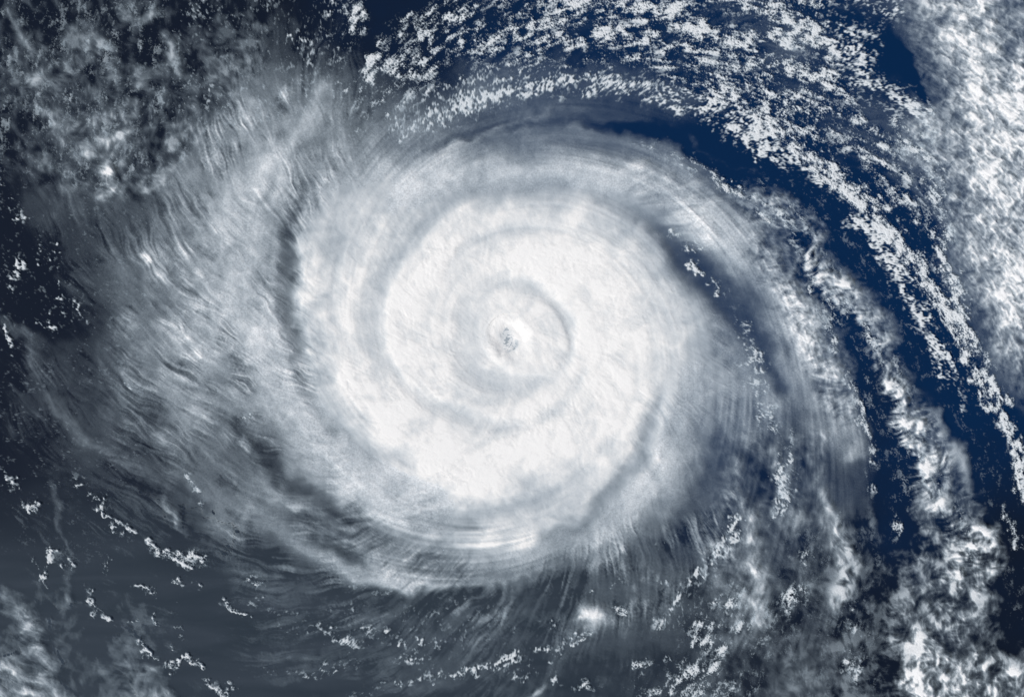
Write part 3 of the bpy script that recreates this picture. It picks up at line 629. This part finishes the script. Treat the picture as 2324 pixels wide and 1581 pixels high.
# ------------------------------------------------------------------ who owns which part of the deck
own = np.zeros(cX.shape, np.int32)
names = ['']
def region(tag, mask):
    if tag not in names:
        names.append(tag)
    own[mask] = names.index(tag)
def near(line, w):
    d, _, _, _ = dist_poly([(q[0], q[1], 1, 1) for q in line])
    return d < w
region('veil_southwest', cX > -999)
region('clouds_northwest', poly([(-140, -140), (900, -140), (860, 150), (560, 120), (430, 330), (330, 480), (100, 520), (-140, 480)]))
region('streamers_west', poly([(-140, 480), (100, 520), (330, 480), (430, 330), (520, 420), (520, 700), (600, 900), (700, 1180), (560, 1180), (330, 1130), (-140, 760)]))
region('plume_west', near([(-20, 725), (55, 770), (100, 880), (214, 999), (281, 1047), (345, 1085)], 32))
region('fan_northwest', poly([(430, 330), (560, 120), (860, 150), (900, 280), (800, 420), (700, 470), (560, 470), (500, 420)]))
region('sheet_north', poly([(860, 150), (1500, 150), (1800, 400), (1700, 470), (1450, 330), (1100, 330), (900, 400), (800, 420), (900, 280)]))
region('skirt_south', poly([(560, 1180), (700, 1230), (1200, 1320), (1500, 1180), (1600, 1000), (1660, 950), (1700, 1100), (1620, 1350), (1450, 1560), (900, 1700), (560, 1420), (480, 1300)]))
region('veil_east', poly([(1560, 520), (1700, 700), (1760, 900), (1900, 1000), (1880, 1250), (1800, 1700), (1450, 1700), (1620, 1350), (1700, 1100), (1660, 950), (1600, 700)]))
region('mass_southeast', poly([(1900, 1130), (2330, 1100), (2480, 1180), (2480, 1720), (1800, 1720), (1860, 1250)]))
region('bank_east', poly([(1990, -140), (2480, -140), (2480, 1130), (2330, 1000), (2200, 760), (2110, 540), (1960, 300), (2080, 200)]))
region('overcast', poly([(690, 560), (760, 470), (900, 380), (1100, 330), (1400, 330), (1560, 480), (1620, 700), (1640, 860), (1600, 1010), (1480, 1180), (1280, 1290), (1100, 1300), (900, 1260),
                         (790, 1180), (700, 1060), (690, 900), (665, 760), (660, 640)]))
region('band_west', near(W_BAND, 62))
region('band_southwest', near(TAIL, 34))
region('band_northeast', near(NE_BAND, 46) & (cX > 880))
region('band_south', near(S_BAND, 36))
region('band_feather', near(FEATHER, 50))
region('band_outer', near([(2105, 915), (2140, 985), (2165, 1050), (2214, 1130)], 24) & ~near(FEATHER, 36))
e = np.hypot(cX - 1158, cY - 770)
region('band_inner', near([(880, 800), (895, 730), (935, 668), (985, 610), (1035, 555), (1110, 512), (1200, 490), (1320, 500)], 34))
region('moat', e < 138)
region('eyewall', e < 62)
region('eye', e < 24)
region('plume_southwest', near([(0, 1310), (40, 1370), (60, 1425), (75, 1480), (100, 1535), (125, 1590)], 46))
region('plume_south', near([(280, 1480), (325, 1525), (370, 1590)], 46))
region('plume_corner', (cX < 95) & (cY > 1490) & ~near([(75, 1480), (100, 1535), (125, 1590)], 26))
region('hook_plume', near([(362, 1128), (385, 1160), (405, 1198), (424, 1228)], 18))
region('strand_plume', near([(108, 1100), (130, 1168), (147, 1235), (153, 1290), (140, 1360)], 24))
region('thunder_west', near([(238, 350), (250, 410), (240, 440)], 24))
region('dot_west', e * 0 + np.hypot(cX - 331, cY - 598) < 32)
region('thunder_south', np.hypot(cX - 1340, cY - 1393) < 34)
region('bottom_top', np.hypot((cX - 1215) / 2, cY - 1585) < 22)
left = own == names.index('veil_southwest')
region('skirt_south', left & (cX > 620) & (cY > 1100))
region('streamers_west', left & (cX <= 1000) & (cY <= 1100))
region('overcast', left & (cX > 640) & (cX < 1500) & (cY > 420) & (cY <= 1250))
region('sheet_north', left & (cX > 640) & (cY <= 420))
region('veil_east', left & (cX >= 1500) & (cY > 420))
Xo = X2 + 7 * w1 + 4 * mott2; Yo = Y2 + 7 * w2
own2 = own[np.clip(np.round((Yo - CY0) / CS).astype(int), 0, CH - 1), np.clip(np.round((Xo - CX0) / CS).astype(int), 0, CW - 1)]

for t_ in ('eye', 'eyewall'):
    own2[own2 == names.index(t_)] = names.index('moat')
Z = np.where(own2 == names.index('veil_southwest'), .5 + .15 * np.sqrt(alpha), Z).astype(f32)      # south-west cirrus veil set down low, under the small cumulus

# ------------------------------------------------------------------ materials
def cloud_material(name, grain, bump, tint, edge):
    m = bpy.data.materials.new(name)
    m.use_nodes = True
    nt = m.node_tree; N = nt.nodes; Lk = nt.links
    N.clear()
    out = N.new('ShaderNodeOutputMaterial')
    mix = N.new('ShaderNodeMixShader'); tr = N.new('ShaderNodeBsdfTransparent'); df = N.new('ShaderNodeBsdfDiffuse')
    at = N.new('ShaderNodeAttribute'); at.attribute_name = 'cover'
    geo = N.new('ShaderNodeNewGeometry')
    nz = N.new('ShaderNodeTexNoise'); nz.inputs['Scale'].default_value = grain; nz.inputs['Detail'].default_value = 5.0
    nz.inputs['Roughness'].default_value = .62
    Lk.new(geo.outputs['Position'], nz.inputs['Vector'])
    bp = N.new('ShaderNodeBump'); bp.inputs['Strength'].default_value = bump; bp.inputs['Distance'].default_value = 1.0
    Lk.new(nz.outputs['Fac'], bp.inputs['Height'])
    cr_ = N.new('ShaderNodeValToRGB')             # thin vapour is bluish, thick cloud is white
    el = cr_.color_ramp.elements
    el[0].position = 0.0; el[0].color = (.72, .855, .94, 1)
    el[1].position = .95; el[1].color = (*tint, 1)
    e5 = el.new(.5); e5.color = (.815, .885, .93, 1)
    Lk.new(at.outputs['Fac'], cr_.inputs['Fac']); Lk.new(cr_.outputs['Color'], df.inputs['Color'])
    df.inputs['Roughness'].default_value = .6
    Lk.new(bp.outputs['Normal'], df.inputs['Normal'])
    # grain in the density of the vapour itself
    ma = N.new('ShaderNodeMapRange'); ma.inputs['From Min'].default_value = .3; ma.inputs['From Max'].default_value = .7
    ma.inputs['To Min'].default_value = 1 - edge; ma.inputs['To Max'].default_value = 1 + edge
    Lk.new(nz.outputs['Fac'], ma.inputs['Value'])
    mu = N.new('ShaderNodeMath'); mu.operation = 'MULTIPLY'; mu.use_clamp = True
    Lk.new(at.outputs['Fac'], mu.inputs[0]); Lk.new(ma.outputs['Result'], mu.inputs[1])
    Lk.new(mu.outputs[0], mix.inputs['Fac']); Lk.new(tr.outputs[0], mix.inputs[1]); Lk.new(df.outputs[0], mix.inputs[2])
    Lk.new(mix.outputs[0], out.inputs['Surface'])
    return m

M_THICK = cloud_material('overcast_cloud', .8, .10, (.895, .885, .865), .05)
M_CIRRUS = cloud_material('ice_cloud', .8, .12, (.895, .90, .90), .20)
M_BANK = cloud_material('billow_cloud', .9, .30, (.90, .90, .895), .15)
M_CUMULUS = cloud_material('cumulus_cloud', .9, .15, (.90, .90, .895), .08)

def sea_material():
    m = bpy.data.materials.new('ocean_water')
    m.use_nodes = True
    nt = m.node_tree; N = nt.nodes; Lk = nt.links
    b = N['Principled BSDF']
    geo = N.new('ShaderNodeNewGeometry')
    nz = N.new('ShaderNodeTexNoise'); nz.inputs['Scale'].default_value = .0085; nz.inputs['Detail'].default_value = 7
    Lk.new(geo.outputs['Position'], nz.inputs['Vector'])
    # clear blue water north and east, thin cirrus veil painted into the water as grey in the south-west
    sx = N.new('ShaderNodeSeparateXYZ'); Lk.new(geo.outputs['Position'], sx.inputs[0])
    def ramp(sock, a, b, wob):
        w = N.new('ShaderNodeMath'); w.operation = 'MULTIPLY_ADD'; w.inputs[1].default_value = wob
        Lk.new(nz.outputs['Fac'], w.inputs[0]); Lk.new(sock, w.inputs[2])
        r = N.new('ShaderNodeMapRange'); r.interpolation_type = 'SMOOTHSTEP'
        r.inputs['From Min'].default_value = a + wob * .5; r.inputs['From Max'].default_value = b + wob * .5
        Lk.new(w.outputs[0], r.inputs['Value'])
        return r.outputs['Result']
    def mul(p, q):
        w = N.new('ShaderNodeMath'); w.operation = 'MULTIPLY'; Lk.new(p, w.inputs[0]); Lk.new(q, w.inputs[1]); return w.outputs[0]
    def blend(f, p, q):
        x = N.new('ShaderNodeMix'); x.data_type = 'RGBA'; Lk.new(f, x.inputs['Factor'])
        for k, c in (('A', p), ('B', q)):
            so = [i for i in x.inputs if i.name == k and i.type == 'RGBA'][0]
            if isinstance(c, tuple): so.default_value = c
            else: Lk.new(c, so)
        return [o for o in x.outputs if o.type == 'RGBA'][0]
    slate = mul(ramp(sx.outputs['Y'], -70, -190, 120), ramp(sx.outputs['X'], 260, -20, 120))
    blue = mul(ramp(sx.outputs['X'], -190, 60, 330), ramp(sx.outputs['Y'], -230, 20, 300))
    c1 = blend(blue, (.0036, .0080, .0190, 1), (.0006, .0170, .0620, 1))
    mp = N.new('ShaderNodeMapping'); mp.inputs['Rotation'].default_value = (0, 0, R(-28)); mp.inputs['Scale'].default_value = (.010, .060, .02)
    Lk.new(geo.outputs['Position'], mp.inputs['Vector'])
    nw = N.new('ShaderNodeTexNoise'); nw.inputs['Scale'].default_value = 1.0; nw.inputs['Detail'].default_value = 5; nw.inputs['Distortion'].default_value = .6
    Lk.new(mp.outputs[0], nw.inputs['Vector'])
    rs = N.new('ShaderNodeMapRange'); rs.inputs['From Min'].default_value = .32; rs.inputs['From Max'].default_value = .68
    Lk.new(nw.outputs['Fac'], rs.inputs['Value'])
    grey = blend(rs.outputs['Result'], (.0235, .0350, .0490, 1), (.0360, .0490, .0660, 1))  # streaks of the cirrus veil, painted into the sea colour
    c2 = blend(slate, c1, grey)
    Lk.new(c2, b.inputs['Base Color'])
    b.inputs['Roughness'].default_value = .45
    b.inputs['IOR'].default_value = 1.33
    b.inputs['Specular IOR Level'].default_value = .12
    return m

# ------------------------------------------------------------------ the sea
S = 6000.0
me = bpy.data.meshes.new('ocean')
me.from_pydata([(-S, -S, 0), (S, -S, 0), (S, S, 0), (-S, S, 0)], [], [(0, 1, 2, 3)])
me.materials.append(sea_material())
ocean = bpy.data.objects.new('ocean', me)
ocean['kind'] = 'structure'
ocean['label'] = 'deep blue open ocean beneath the storm clouds'
scene.collection.objects.link(ocean)

# ------------------------------------------------------------------ sheets to meshes
def normals(z, step):
    gy_, gx_ = np.gradient(z, step)
    l = np.sqrt(gx_ ** 2 + gy_ ** 2 + 1)
    return np.stack([-gx_ / l, gy_ / l, 1 / l], -1).astype(f32)

class Sheet:
    def __init__(s, u, v, z, dens, step):
        s.h, s.w = z.shape
        s.co = np.stack([(u / 1024 - .5) * FW, -(v / 696 - .5) * FH, z], -1).astype(f32).reshape(-1, 3)
        s.no = normals(z, step * FW / 1024).reshape(-1, 3)
        s.de = dens.ravel().astype(f32)
    def mesh(s, name, cells, mat):
        """cells: flat indices of grid squares (upper left corner)"""
        w = s.w
        q = np.stack([cells, cells + w, cells + w + 1, cells + 1], -1)
        ids, inv = np.unique(q, return_inverse=True)
        inv = inv.reshape(-1).astype(np.int32)
        me = bpy.data.meshes.new(name)
        nv, nf = len(ids), len(cells)
        co = s.co[ids]
        base = co[:, :].mean(0); base[2] = 0
        me.vertices.add(nv); me.loops.add(nf * 4); me.polygons.add(nf)
        me.vertices.foreach_set('co', (co - base).ravel())
        me.loops.foreach_set('vertex_index', inv)
        me.polygons.foreach_set('loop_start', np.arange(nf, dtype=np.int32) * 4)
        me.polygons.foreach_set('loop_total', np.full(nf, 4, np.int32))
        at = me.attributes.new('cover', 'FLOAT', 'POINT')
        at.data.foreach_set('value', s.de[ids])
        me.update(calc_edges=True)
        me.normals_split_custom_set_from_vertices(s.no[ids])
        me.materials.append(mat)
        return me, base

def put(name, me, base, parent=None, **props):
    o = bpy.data.objects.new(name, me)
    o.location = base if parent is None else Vector(base) - parent.location
    if parent is not None:
        o.parent = parent
    for k, v in props.items():
        o[k] = v
    scene.collection.objects.link(o)
    return o

deck = Sheet(u2, v2, Z, alpha, 1.0)
ha = alpha > 0.0
cell_on = (ha[:-1, :-1] | ha[1:, :-1] | ha[:-1, 1:] | ha[1:, 1:])
cell_own = own2[:-1, :-1]
idx = np.arange(H2 * W2, dtype=np.int64).reshape(H2, W2)[:-1, :-1]

# the eye and its wall on a grid of their own
EQ = 0.30
en = int(150 / PX / EQ) | 1
ev, eu = np.mgrid[0:en, 0:en].astype(f32)
eu = (eu - en // 2) * EQ + 1158 / PX; ev = (ev - en // 2) * EQ + 768 / PX
EX, EY = eu * PX, ev * PX
eth = np.arctan2(EY - 768, EX - 1153)
esh = (en, en)
e1 = fractal(esh, 60, 2.2, 71, 14); e2 = fractal(esh, 16, 1.4, 72, 4)
ere = np.hypot(EX - 1153, (EY - 768) * .9) + 4 * np.cos(eth * 2 + .8) + 3 * np.cos(eth - 2.6) + 1.6 * e1
ere = ere / 1.22
su, sv = rot((EX - 1153) / (ere + 5), (EY - 768) / (ere + 5), R(66))
coil = lic(fractal(esh, 18, 1.1, 73, 3), su, sv, 14, 1.6)
EZ = samp(Z + 4.2 * (1 - smooth(15, 46, re)), eu + MARG, ev + MARG)
fade = 1 - smooth(44, 60, np.hypot(EX - 1158, EY - 768))
bowl = 1 - smooth(10, 46, ere)
EZ = EZ - 4.4 * bowl + fade * (.012 * coil * smooth(12, 26, ere))
EZ += fade * .35 * np.sin(eth * 2 - 5.5 * np.log(ere + 8)) * smooth(12, 24, ere) * (1 - smooth(40, 60, ere))
hub = np.exp(-(np.hypot(EX - 1172, EY - 765) / 11) ** 2)
EZ += 1.1 * hub + (1 - smooth(14, 24, ere)) * (.02 * coil)
EA = samp(alpha, eu + MARG, ev + MARG)
floor_ = 1 - smooth(12, 25, ere)
EA = EA * (1 - floor_ * (1 - hub) * (.16 + .40 * smooth(.4, 1.5, e2 * .7 + .8 * coil)))
EZ = (EZ + .02).astype(f32); EA = np.clip(EA, 0, 1).astype(f32)
eye_sheet = Sheet(eu, ev, EZ, EA, EQ)
eidx = np.arange(en * en, dtype=np.int64).reshape(en, en)[:-1, :-1]
erad = np.hypot(EX - 1158, EY - 768)[:-1, :-1]

hur = bpy.data.objects.new('hurricane', None)
hur.location = ((EYE[0] / TX - .5) * FW, -(EYE[1] / TY - .5) * FH, 0)
hur['label'] = 'vast white spiral hurricane with a small eye and trailing rain bands'
hur['category'] = 'hurricane'
hur.empty_display_size = 20
scene.collection.objects.link(hur)

PARTS = {   # tag: (name, material, label)
 'eye': ('eye', M_THICK, 'small sunken eye flecked with dark sea'),
 'eyewall': ('eyewall', M_THICK, 'brilliant white wall curling around the eye'),
 'moat': ('moat', M_THICK, 'pale grey ring around the eyewall'),
 'band_inner': ('spiral_band', M_THICK, 'crumbly bright inner spiral band'),
 'overcast': ('central_overcast', M_THICK, 'smooth white central overcast'),
 'band_northeast': ('spiral_band', M_CIRRUS, 'long pale grey band arching over the north and east'),
 'band_west': ('spiral_band', M_CIRRUS, 'broad whitish band beyond the dark western gap'),
 'band_south': ('spiral_band', M_CIRRUS, 'smooth grey-white band along the southern edge'),
 'band_southwest': ('spiral_band', M_CIRRUS, 'thin tail band trailing to the south-west'),
 'fan_northwest': ('outflow_fan', M_CIRRUS, 'feathery grey fan of ice cloud'),
 'sheet_north': ('outflow_sheet', M_CIRRUS, 'translucent grey sheet north of the overcast'),
 'streamers_west': ('outflow_streamers', M_CIRRUS, 'rippled grey streamers blowing out west'),
 'skirt_south': ('outflow_skirt', M_CIRRUS, 'dark grey combed skirt of fine filaments'),
 'veil_east': ('outflow_veil', M_CIRRUS, 'blue-grey streaked veil east of the overcast'),
}
THINGS = {  # tag: (name, material, category, label)
 'clouds_northwest': ('altocumulus_field', M_CIRRUS, 'cloud', 'grey mottled patchy cloud over dark sea beyond the north-west fan'),
 'veil_southwest': ('low_cirrus_veil', M_CIRRUS, 'haze', 'thin slate grey streaked cirrus veil set low over the sea south-west of the storm'),  # cirrus veil, lowered to just above the water
 'plume_west': ('cirrus_plume', M_CIRRUS, 'cirrus', 'long narrow grey cirrus plume slanting below the western streamers'),
 'mass_southeast': ('cloud_mass', M_BANK, 'cloud', 'ragged grey-white curled cloud mass at the foot of the feathered band'),
 'bank_east': ('cloud_bank', M_BANK, 'cloud bank', 'thick bright billowy cloud bank east of the cumulus streets'),
 'band_feather': ('rain_band', M_BANK, 'cloud band', 'feathered white cloud band standing between two dark blue lanes of sea'),
 'band_outer': ('cloud_strip', M_BANK, 'cloud band', 'thin white cloud strip running beside the feathered rain band'),
 'plume_southwest': ('cirrus_plume', M_CIRRUS, 'cirrus', 'thick soft grey cirrus plume among small cumulus, widest of the plumes'),
 'plume_south': ('cirrus_plume', M_CIRRUS, 'cirrus', 'short dim grey cirrus plume beside the bright round cumulus clump'),
 'plume_corner': ('cumulus_bank', M_BANK, 'cloud', 'bright white lumpy cloud beside the thick grey cirrus plume'),
 'hook_plume': ('cirrus_hook', M_CIRRUS, 'cirrus', 'slender bright hooked cirrus streak pointing at the chain of white cumulus'),
 'strand_plume': ('cirrus_strand', M_CIRRUS, 'cirrus', 'faint thread-like upright cirrus strand ending over a cumulus clump'),
 'thunder_west': ('thunderhead', M_BANK, 'thundercloud', 'bright white comma shaped thunderhead in the grey north-western cloud'),
 'dot_west': ('thunderhead', M_BANK, 'thundercloud', 'small brilliant white oval cloud top within the western streamers'),
 'thunder_south': ('thunderhead', M_BANK, 'thundercloud', 'lone round white thunderhead below the combed southern skirt'),
 'bottom_top': ('anvil_cloud', M_BANK, 'cloud', 'bright flat white cloud top south of the fine cumulus flocks'),
}
tris = 0
for k, tag in enumerate(names):
    if k == 0:
        continue
    cells = idx[cell_on & (cell_own == k) & (np.hypot(X2 - 1158, Y2 - 768)[:-1, :-1] > 60)]
    if tag == 'eye':
        sheet, cells = eye_sheet, eidx[ere[:-1, :-1] < 20]
    elif tag == 'eyewall':
        sheet, cells = eye_sheet, eidx[(ere[:-1, :-1] >= 20) & (erad < 66)]
    else:
        sheet = deck
    if len(cells) < 12:
        continue
    tris += 2 * len(cells)
    if tag in PARTS:
        nm, mat, lab = PARTS[tag]
        me, base = sheet.mesh(nm, cells, mat)
        put(nm, me, base, hur, label=lab)
    else:
        nm, mat, cat, lab = THINGS[tag]
        me, base = deck.mesh(nm, cells, mat)
        o = put(nm, me, base, None, label=lab, category=cat)
        if tag == 'veil_southwest':
            o['kind'] = 'stuff'
print('deck %d triangles, %.1f s' % (tris, time.time() - T0))

# ------------------------------------------------------------------ cumulus to objects
def components(mask):
    """8-connected pieces of a mask, by runs"""
    h, w = mask.shape
    d = np.diff(np.pad(mask, ((0, 0), (1, 1))).astype(np.int8), axis=1)
    sy, sx = np.nonzero(d == 1); _, ex = np.nonzero(d == -1)
    n = len(sy); par = list(range(n))
    def find(a):
        while par[a] != a:
            par[a] = par[par[a]]; a = par[a]
        return a
    start = np.searchsorted(sy, np.arange(h + 1)).tolist()
    sxl, exl = sx.tolist(), ex.tolist()
    for y in range(1, h):
        i, i1 = start[y - 1], start[y]; j, j1 = start[y], start[y + 1]
        while i < i1 and j < j1:
            if sxl[i] <= exl[j] and sxl[j] <= exl[i]:
                a, b = find(i), find(j)
                if a != b:
                    par[max(a, b)] = min(a, b)
            if exl[i] < exl[j]: i += 1
            else: j += 1
    root = np.array([find(a) for a in range(n)])
    _, lab = np.unique(root, return_inverse=True)
    out = np.zeros(mask.shape, np.int32)
    fl = out.ravel()
    ln = ex - sx
    pos = np.repeat(sy * w + sx, ln) + (np.arange(ln.sum()) - np.repeat(np.cumsum(ln) - ln, ln))
    fl[pos] = np.repeat(lab + 1, ln)
    return out, int(lab.max()) + 1

# belts that read as one cloud line
belt = np.zeros(cX.shape, np.int32)
BELTS = [None,
 ('cumulus_street', 'broad knobbly white cumulus street curving along the dark blue lane', near(STREET, 46) & (cX > 1600)),
 ('cloud_ribbon', 'finely grained pale ribbon of cloud along the inner edge of the cumulus street', near(STREET_F, 20)),
 ('cumulus_street', 'narrow broken cumulus street between the broad street and the cloud bank', near(STREET_E, 22)),
 ('cumulus_arc', 'long arc of finely combed white cumulus above the northern outflow sheet', near(ARC, 36)),
 ('cumulus_column', 'crisp white cumulus column rising through the eastern veil', near([(1690, 750), (1712, 830), (1728, 900), (1745, 960), (1790, 1000), (1780, 1130)], 34)),
 ('cumulus_line', 'slanting line of fine bright cumulus beyond the combed southern skirt', near([(1676, 1170), (1652, 1230), (1620, 1275), (1580, 1320), (1550, 1360), (1520, 1395)], 22)),
]
for i, b in enumerate(BELTS):
    if b:
        belt[b[2] & (belt == 0)] = i
bi = lambda M: M[np.clip(np.round((Y1 - CY0) / CS).astype(int), 0, CH - 1), np.clip(np.round((X1 - CX0) / CS).astype(int), 0, CW - 1)]
belt1 = bi(belt)
low = Sheet(u1, v1, Zc, np.where(live, ac, 0), Q)
comp = np.zeros(s1, np.int32); belt_of = [0]
for i in range(len(BELTS)):
    cb, nb = components(live & (belt1 == i))
    comp[cb > 0] = cb[cb > 0] + len(belt_of) - 1
    belt_of += [i] * nb
belt_of = np.array(belt_of)
cm = comp[:-1, :-1].copy()
for q in (comp[1:, :-1], comp[:-1, 1:], comp[1:, 1:]):
    cm = np.where(cm == 0, q, cm)
idx1 = np.arange(H1 * W1, dtype=np.int64).reshape(H1, W1)[:-1, :-1]
inbelt = belt_of[cm]
for i, b in enumerate(BELTS):
    if not b:
        continue
    m = inbelt == i
    lab_, cell_ = cm[m], idx1[m]
    o_ = np.argsort(lab_, kind='stable'); lab_, cell_ = lab_[o_], cell_[o_]
    _, f_, n_ = np.unique(lab_, return_index=True, return_counts=True)
    big = [k for k in np.argsort(-n_)[:60] if n_[k] >= 90]
    root = bpy.data.objects.new(b[0], None)
    root.location = (*low.co[cell_].mean(0)[:2], 0)
    root['label'] = b[1]; root['category'] = 'cloud band'; root.empty_display_size = 5
    scene.collection.objects.link(root)
    for k in big:
        me, base = low.mesh('puff_cluster', cell_[f_[k]:f_[k] + n_[k]], M_CUMULUS)
        put('puff_cluster', me, base, root)
    keep = np.ones(len(cell_), bool)
    for k in big:
        keep[f_[k]:f_[k] + n_[k]] = False
    if keep.any():
        me, base = low.mesh('small_puffs', cell_[keep], M_CUMULUS)
        put('small_puffs', me, base, root, kind='stuff')

ZONES = [   # tag, test, where one puff stands, label for the field
 ('north', lambda x, y: (x > 800) & (x < 1560) & (y < 330), 'in the northern cumulus field', 'dense field of small white cumulus over blue sea north of the storm'),
 ('northeast', lambda x, y: (x >= 1560) & (y < 560), 'between the northern arc and cloud bank', 'streaky speckled cumulus over dark sea north of the cumulus street'),
 ('wedge', lambda x, y: (x > 1480) & (x < 2010) & (y >= 330) & (y < 1180), 'in the blue gaps of the eastern bands', 'fine broken cumulus in the gaps of the eastern bands'),
 ('east', lambda x, y: (x >= 2010) & (y >= 500) & (y < 1260), 'in the dark lane beside the cumulus streets', 'scattered cumulus crumbs beside the cumulus streets'),
 ('southeast', lambda x, y: (x > 1360) & (y >= 1160), 'on dark sea west of the ragged cloud mass', 'scattered cumulus beneath the south-eastern veil'),
 ('south', lambda x, y: (x > 560) & (y > 1180), 'on slate sea below the combed southern skirt', 'tiny speckled cumulus south of the combed skirt'),
 ('southwest', lambda x, y: (y > 1040), 'on slate sea south-west of the storm', 'tiny cumulus specks on slate sea south-west of the storm'),
 ('west', lambda x, y: (y > 400), 'on near-black sea west of the streamers', 'tiny cumulus specks on dark sea west of the storm'),
 ('northwest', lambda x, y: y > -9999, 'among mottled grey cloud north-west of the storm', 'tiny cumulus specks among the north-western clouds'),
]
free = (cm > 0) & (inbelt == 0)
cf = cm[free]; ci = idx1[free]
order = np.argsort(cf, kind='stable')
cf, ci = cf[order], ci[order]
ulab, first, cnt = np.unique(cf, return_index=True, return_counts=True)
cx = X1.ravel()[ci]; cy = Y1.ravel()[ci]
mx = np.add.reduceat(cx, first) / cnt; my = np.add.reduceat(cy, first) / cnt
zone = np.full(len(ulab), -1)
for z, (tg, test, _, _) in enumerate(ZONES):
    m = (zone < 0) & test(mx, my)
    zone[m] = z
inside = (mx > 4) & (mx < TX - 4) & (my > 4) & (my < TY - 4)
rank = np.argsort(-cnt * inside)
single = np.zeros(len(ulab), bool)
seen = {}
for k in rank:
    z = int(zone[k])
    if cnt[k] < 38 or not inside[k] or cnt[k] > 14000:
        continue
    if sum(seen.values()) >= 290:
        break
    seen[z] = seen.get(z, 0) + 1
    single[k] = True
for k in np.nonzero(single)[0]:
    cells = ci[first[k]:first[k] + cnt[k]]
    me, base = low.mesh('cumulus_cloud', cells, M_CUMULUS)
    z = ZONES[zone[k]]
    xy = low.co[cells][:, :2]; xy = xy - xy.mean(0)
    ev_ = np.linalg.eigvalsh(np.cov(xy.T) + np.eye(2) * .05)
    el_ = math.sqrt(ev_[1] / ev_[0])
    size_ = 'tiny' if cnt[k] < 64 else 'small' if cnt[k] < 125 else 'medium' if cnt[k] < 300 else 'large'
    form_ = 'streak-like' if el_ > 2.4 else 'oblong' if el_ > 1.6 else 'rounded'
    full_ = cnt[k] * (Q * FW / 1024) ** 2 / (4 * math.pi * math.sqrt(ev_[0] * ev_[1]))
    form_ = ('compact ' if full_ > .86 else 'ragged ' if full_ < .70 else '') + form_
    if el_ > 1.6:                                  # how it lies to the storm's centre
        vec_ = np.linalg.eigh(np.cov(xy.T))[1][:, 1]
        to_ = np.array(hur.location[:2]) - low.co[cells][:, :2].mean(0)
        cs_ = abs(float(vec_ @ to_)) / np.linalg.norm(to_)
        form_ += ' eyeward' if cs_ > .87 else ' crosswise' if cs_ < .5 else ' slanted'
    th_ = low.de[cells].mean()
    look_ = 'bright' if th_ > .34 else 'pale' if th_ > .2 else 'faint'
    put('cumulus_cloud', me, base, None, label='%s %s %s cumulus %s' % (look_, size_, form_, z[2]), category='cloud', group='cumulus clouds ' + z[0])
rest = np.repeat(~single, cnt); zr = np.repeat(zone, cnt)
for z, (tg, _, _, lab) in enumerate(ZONES):
    cells = ci[rest & (zr == z)]
    if len(cells):
        me, base = low.mesh('scattered_cumulus', cells, M_CUMULUS)
        put('scattered_cumulus', me, base, None, kind='stuff', label=lab, category='cumulus')
print('cumulus %d triangles, singles %s, %.1f s' % (2 * int((cm > 0).sum()), seen, time.time() - T0))
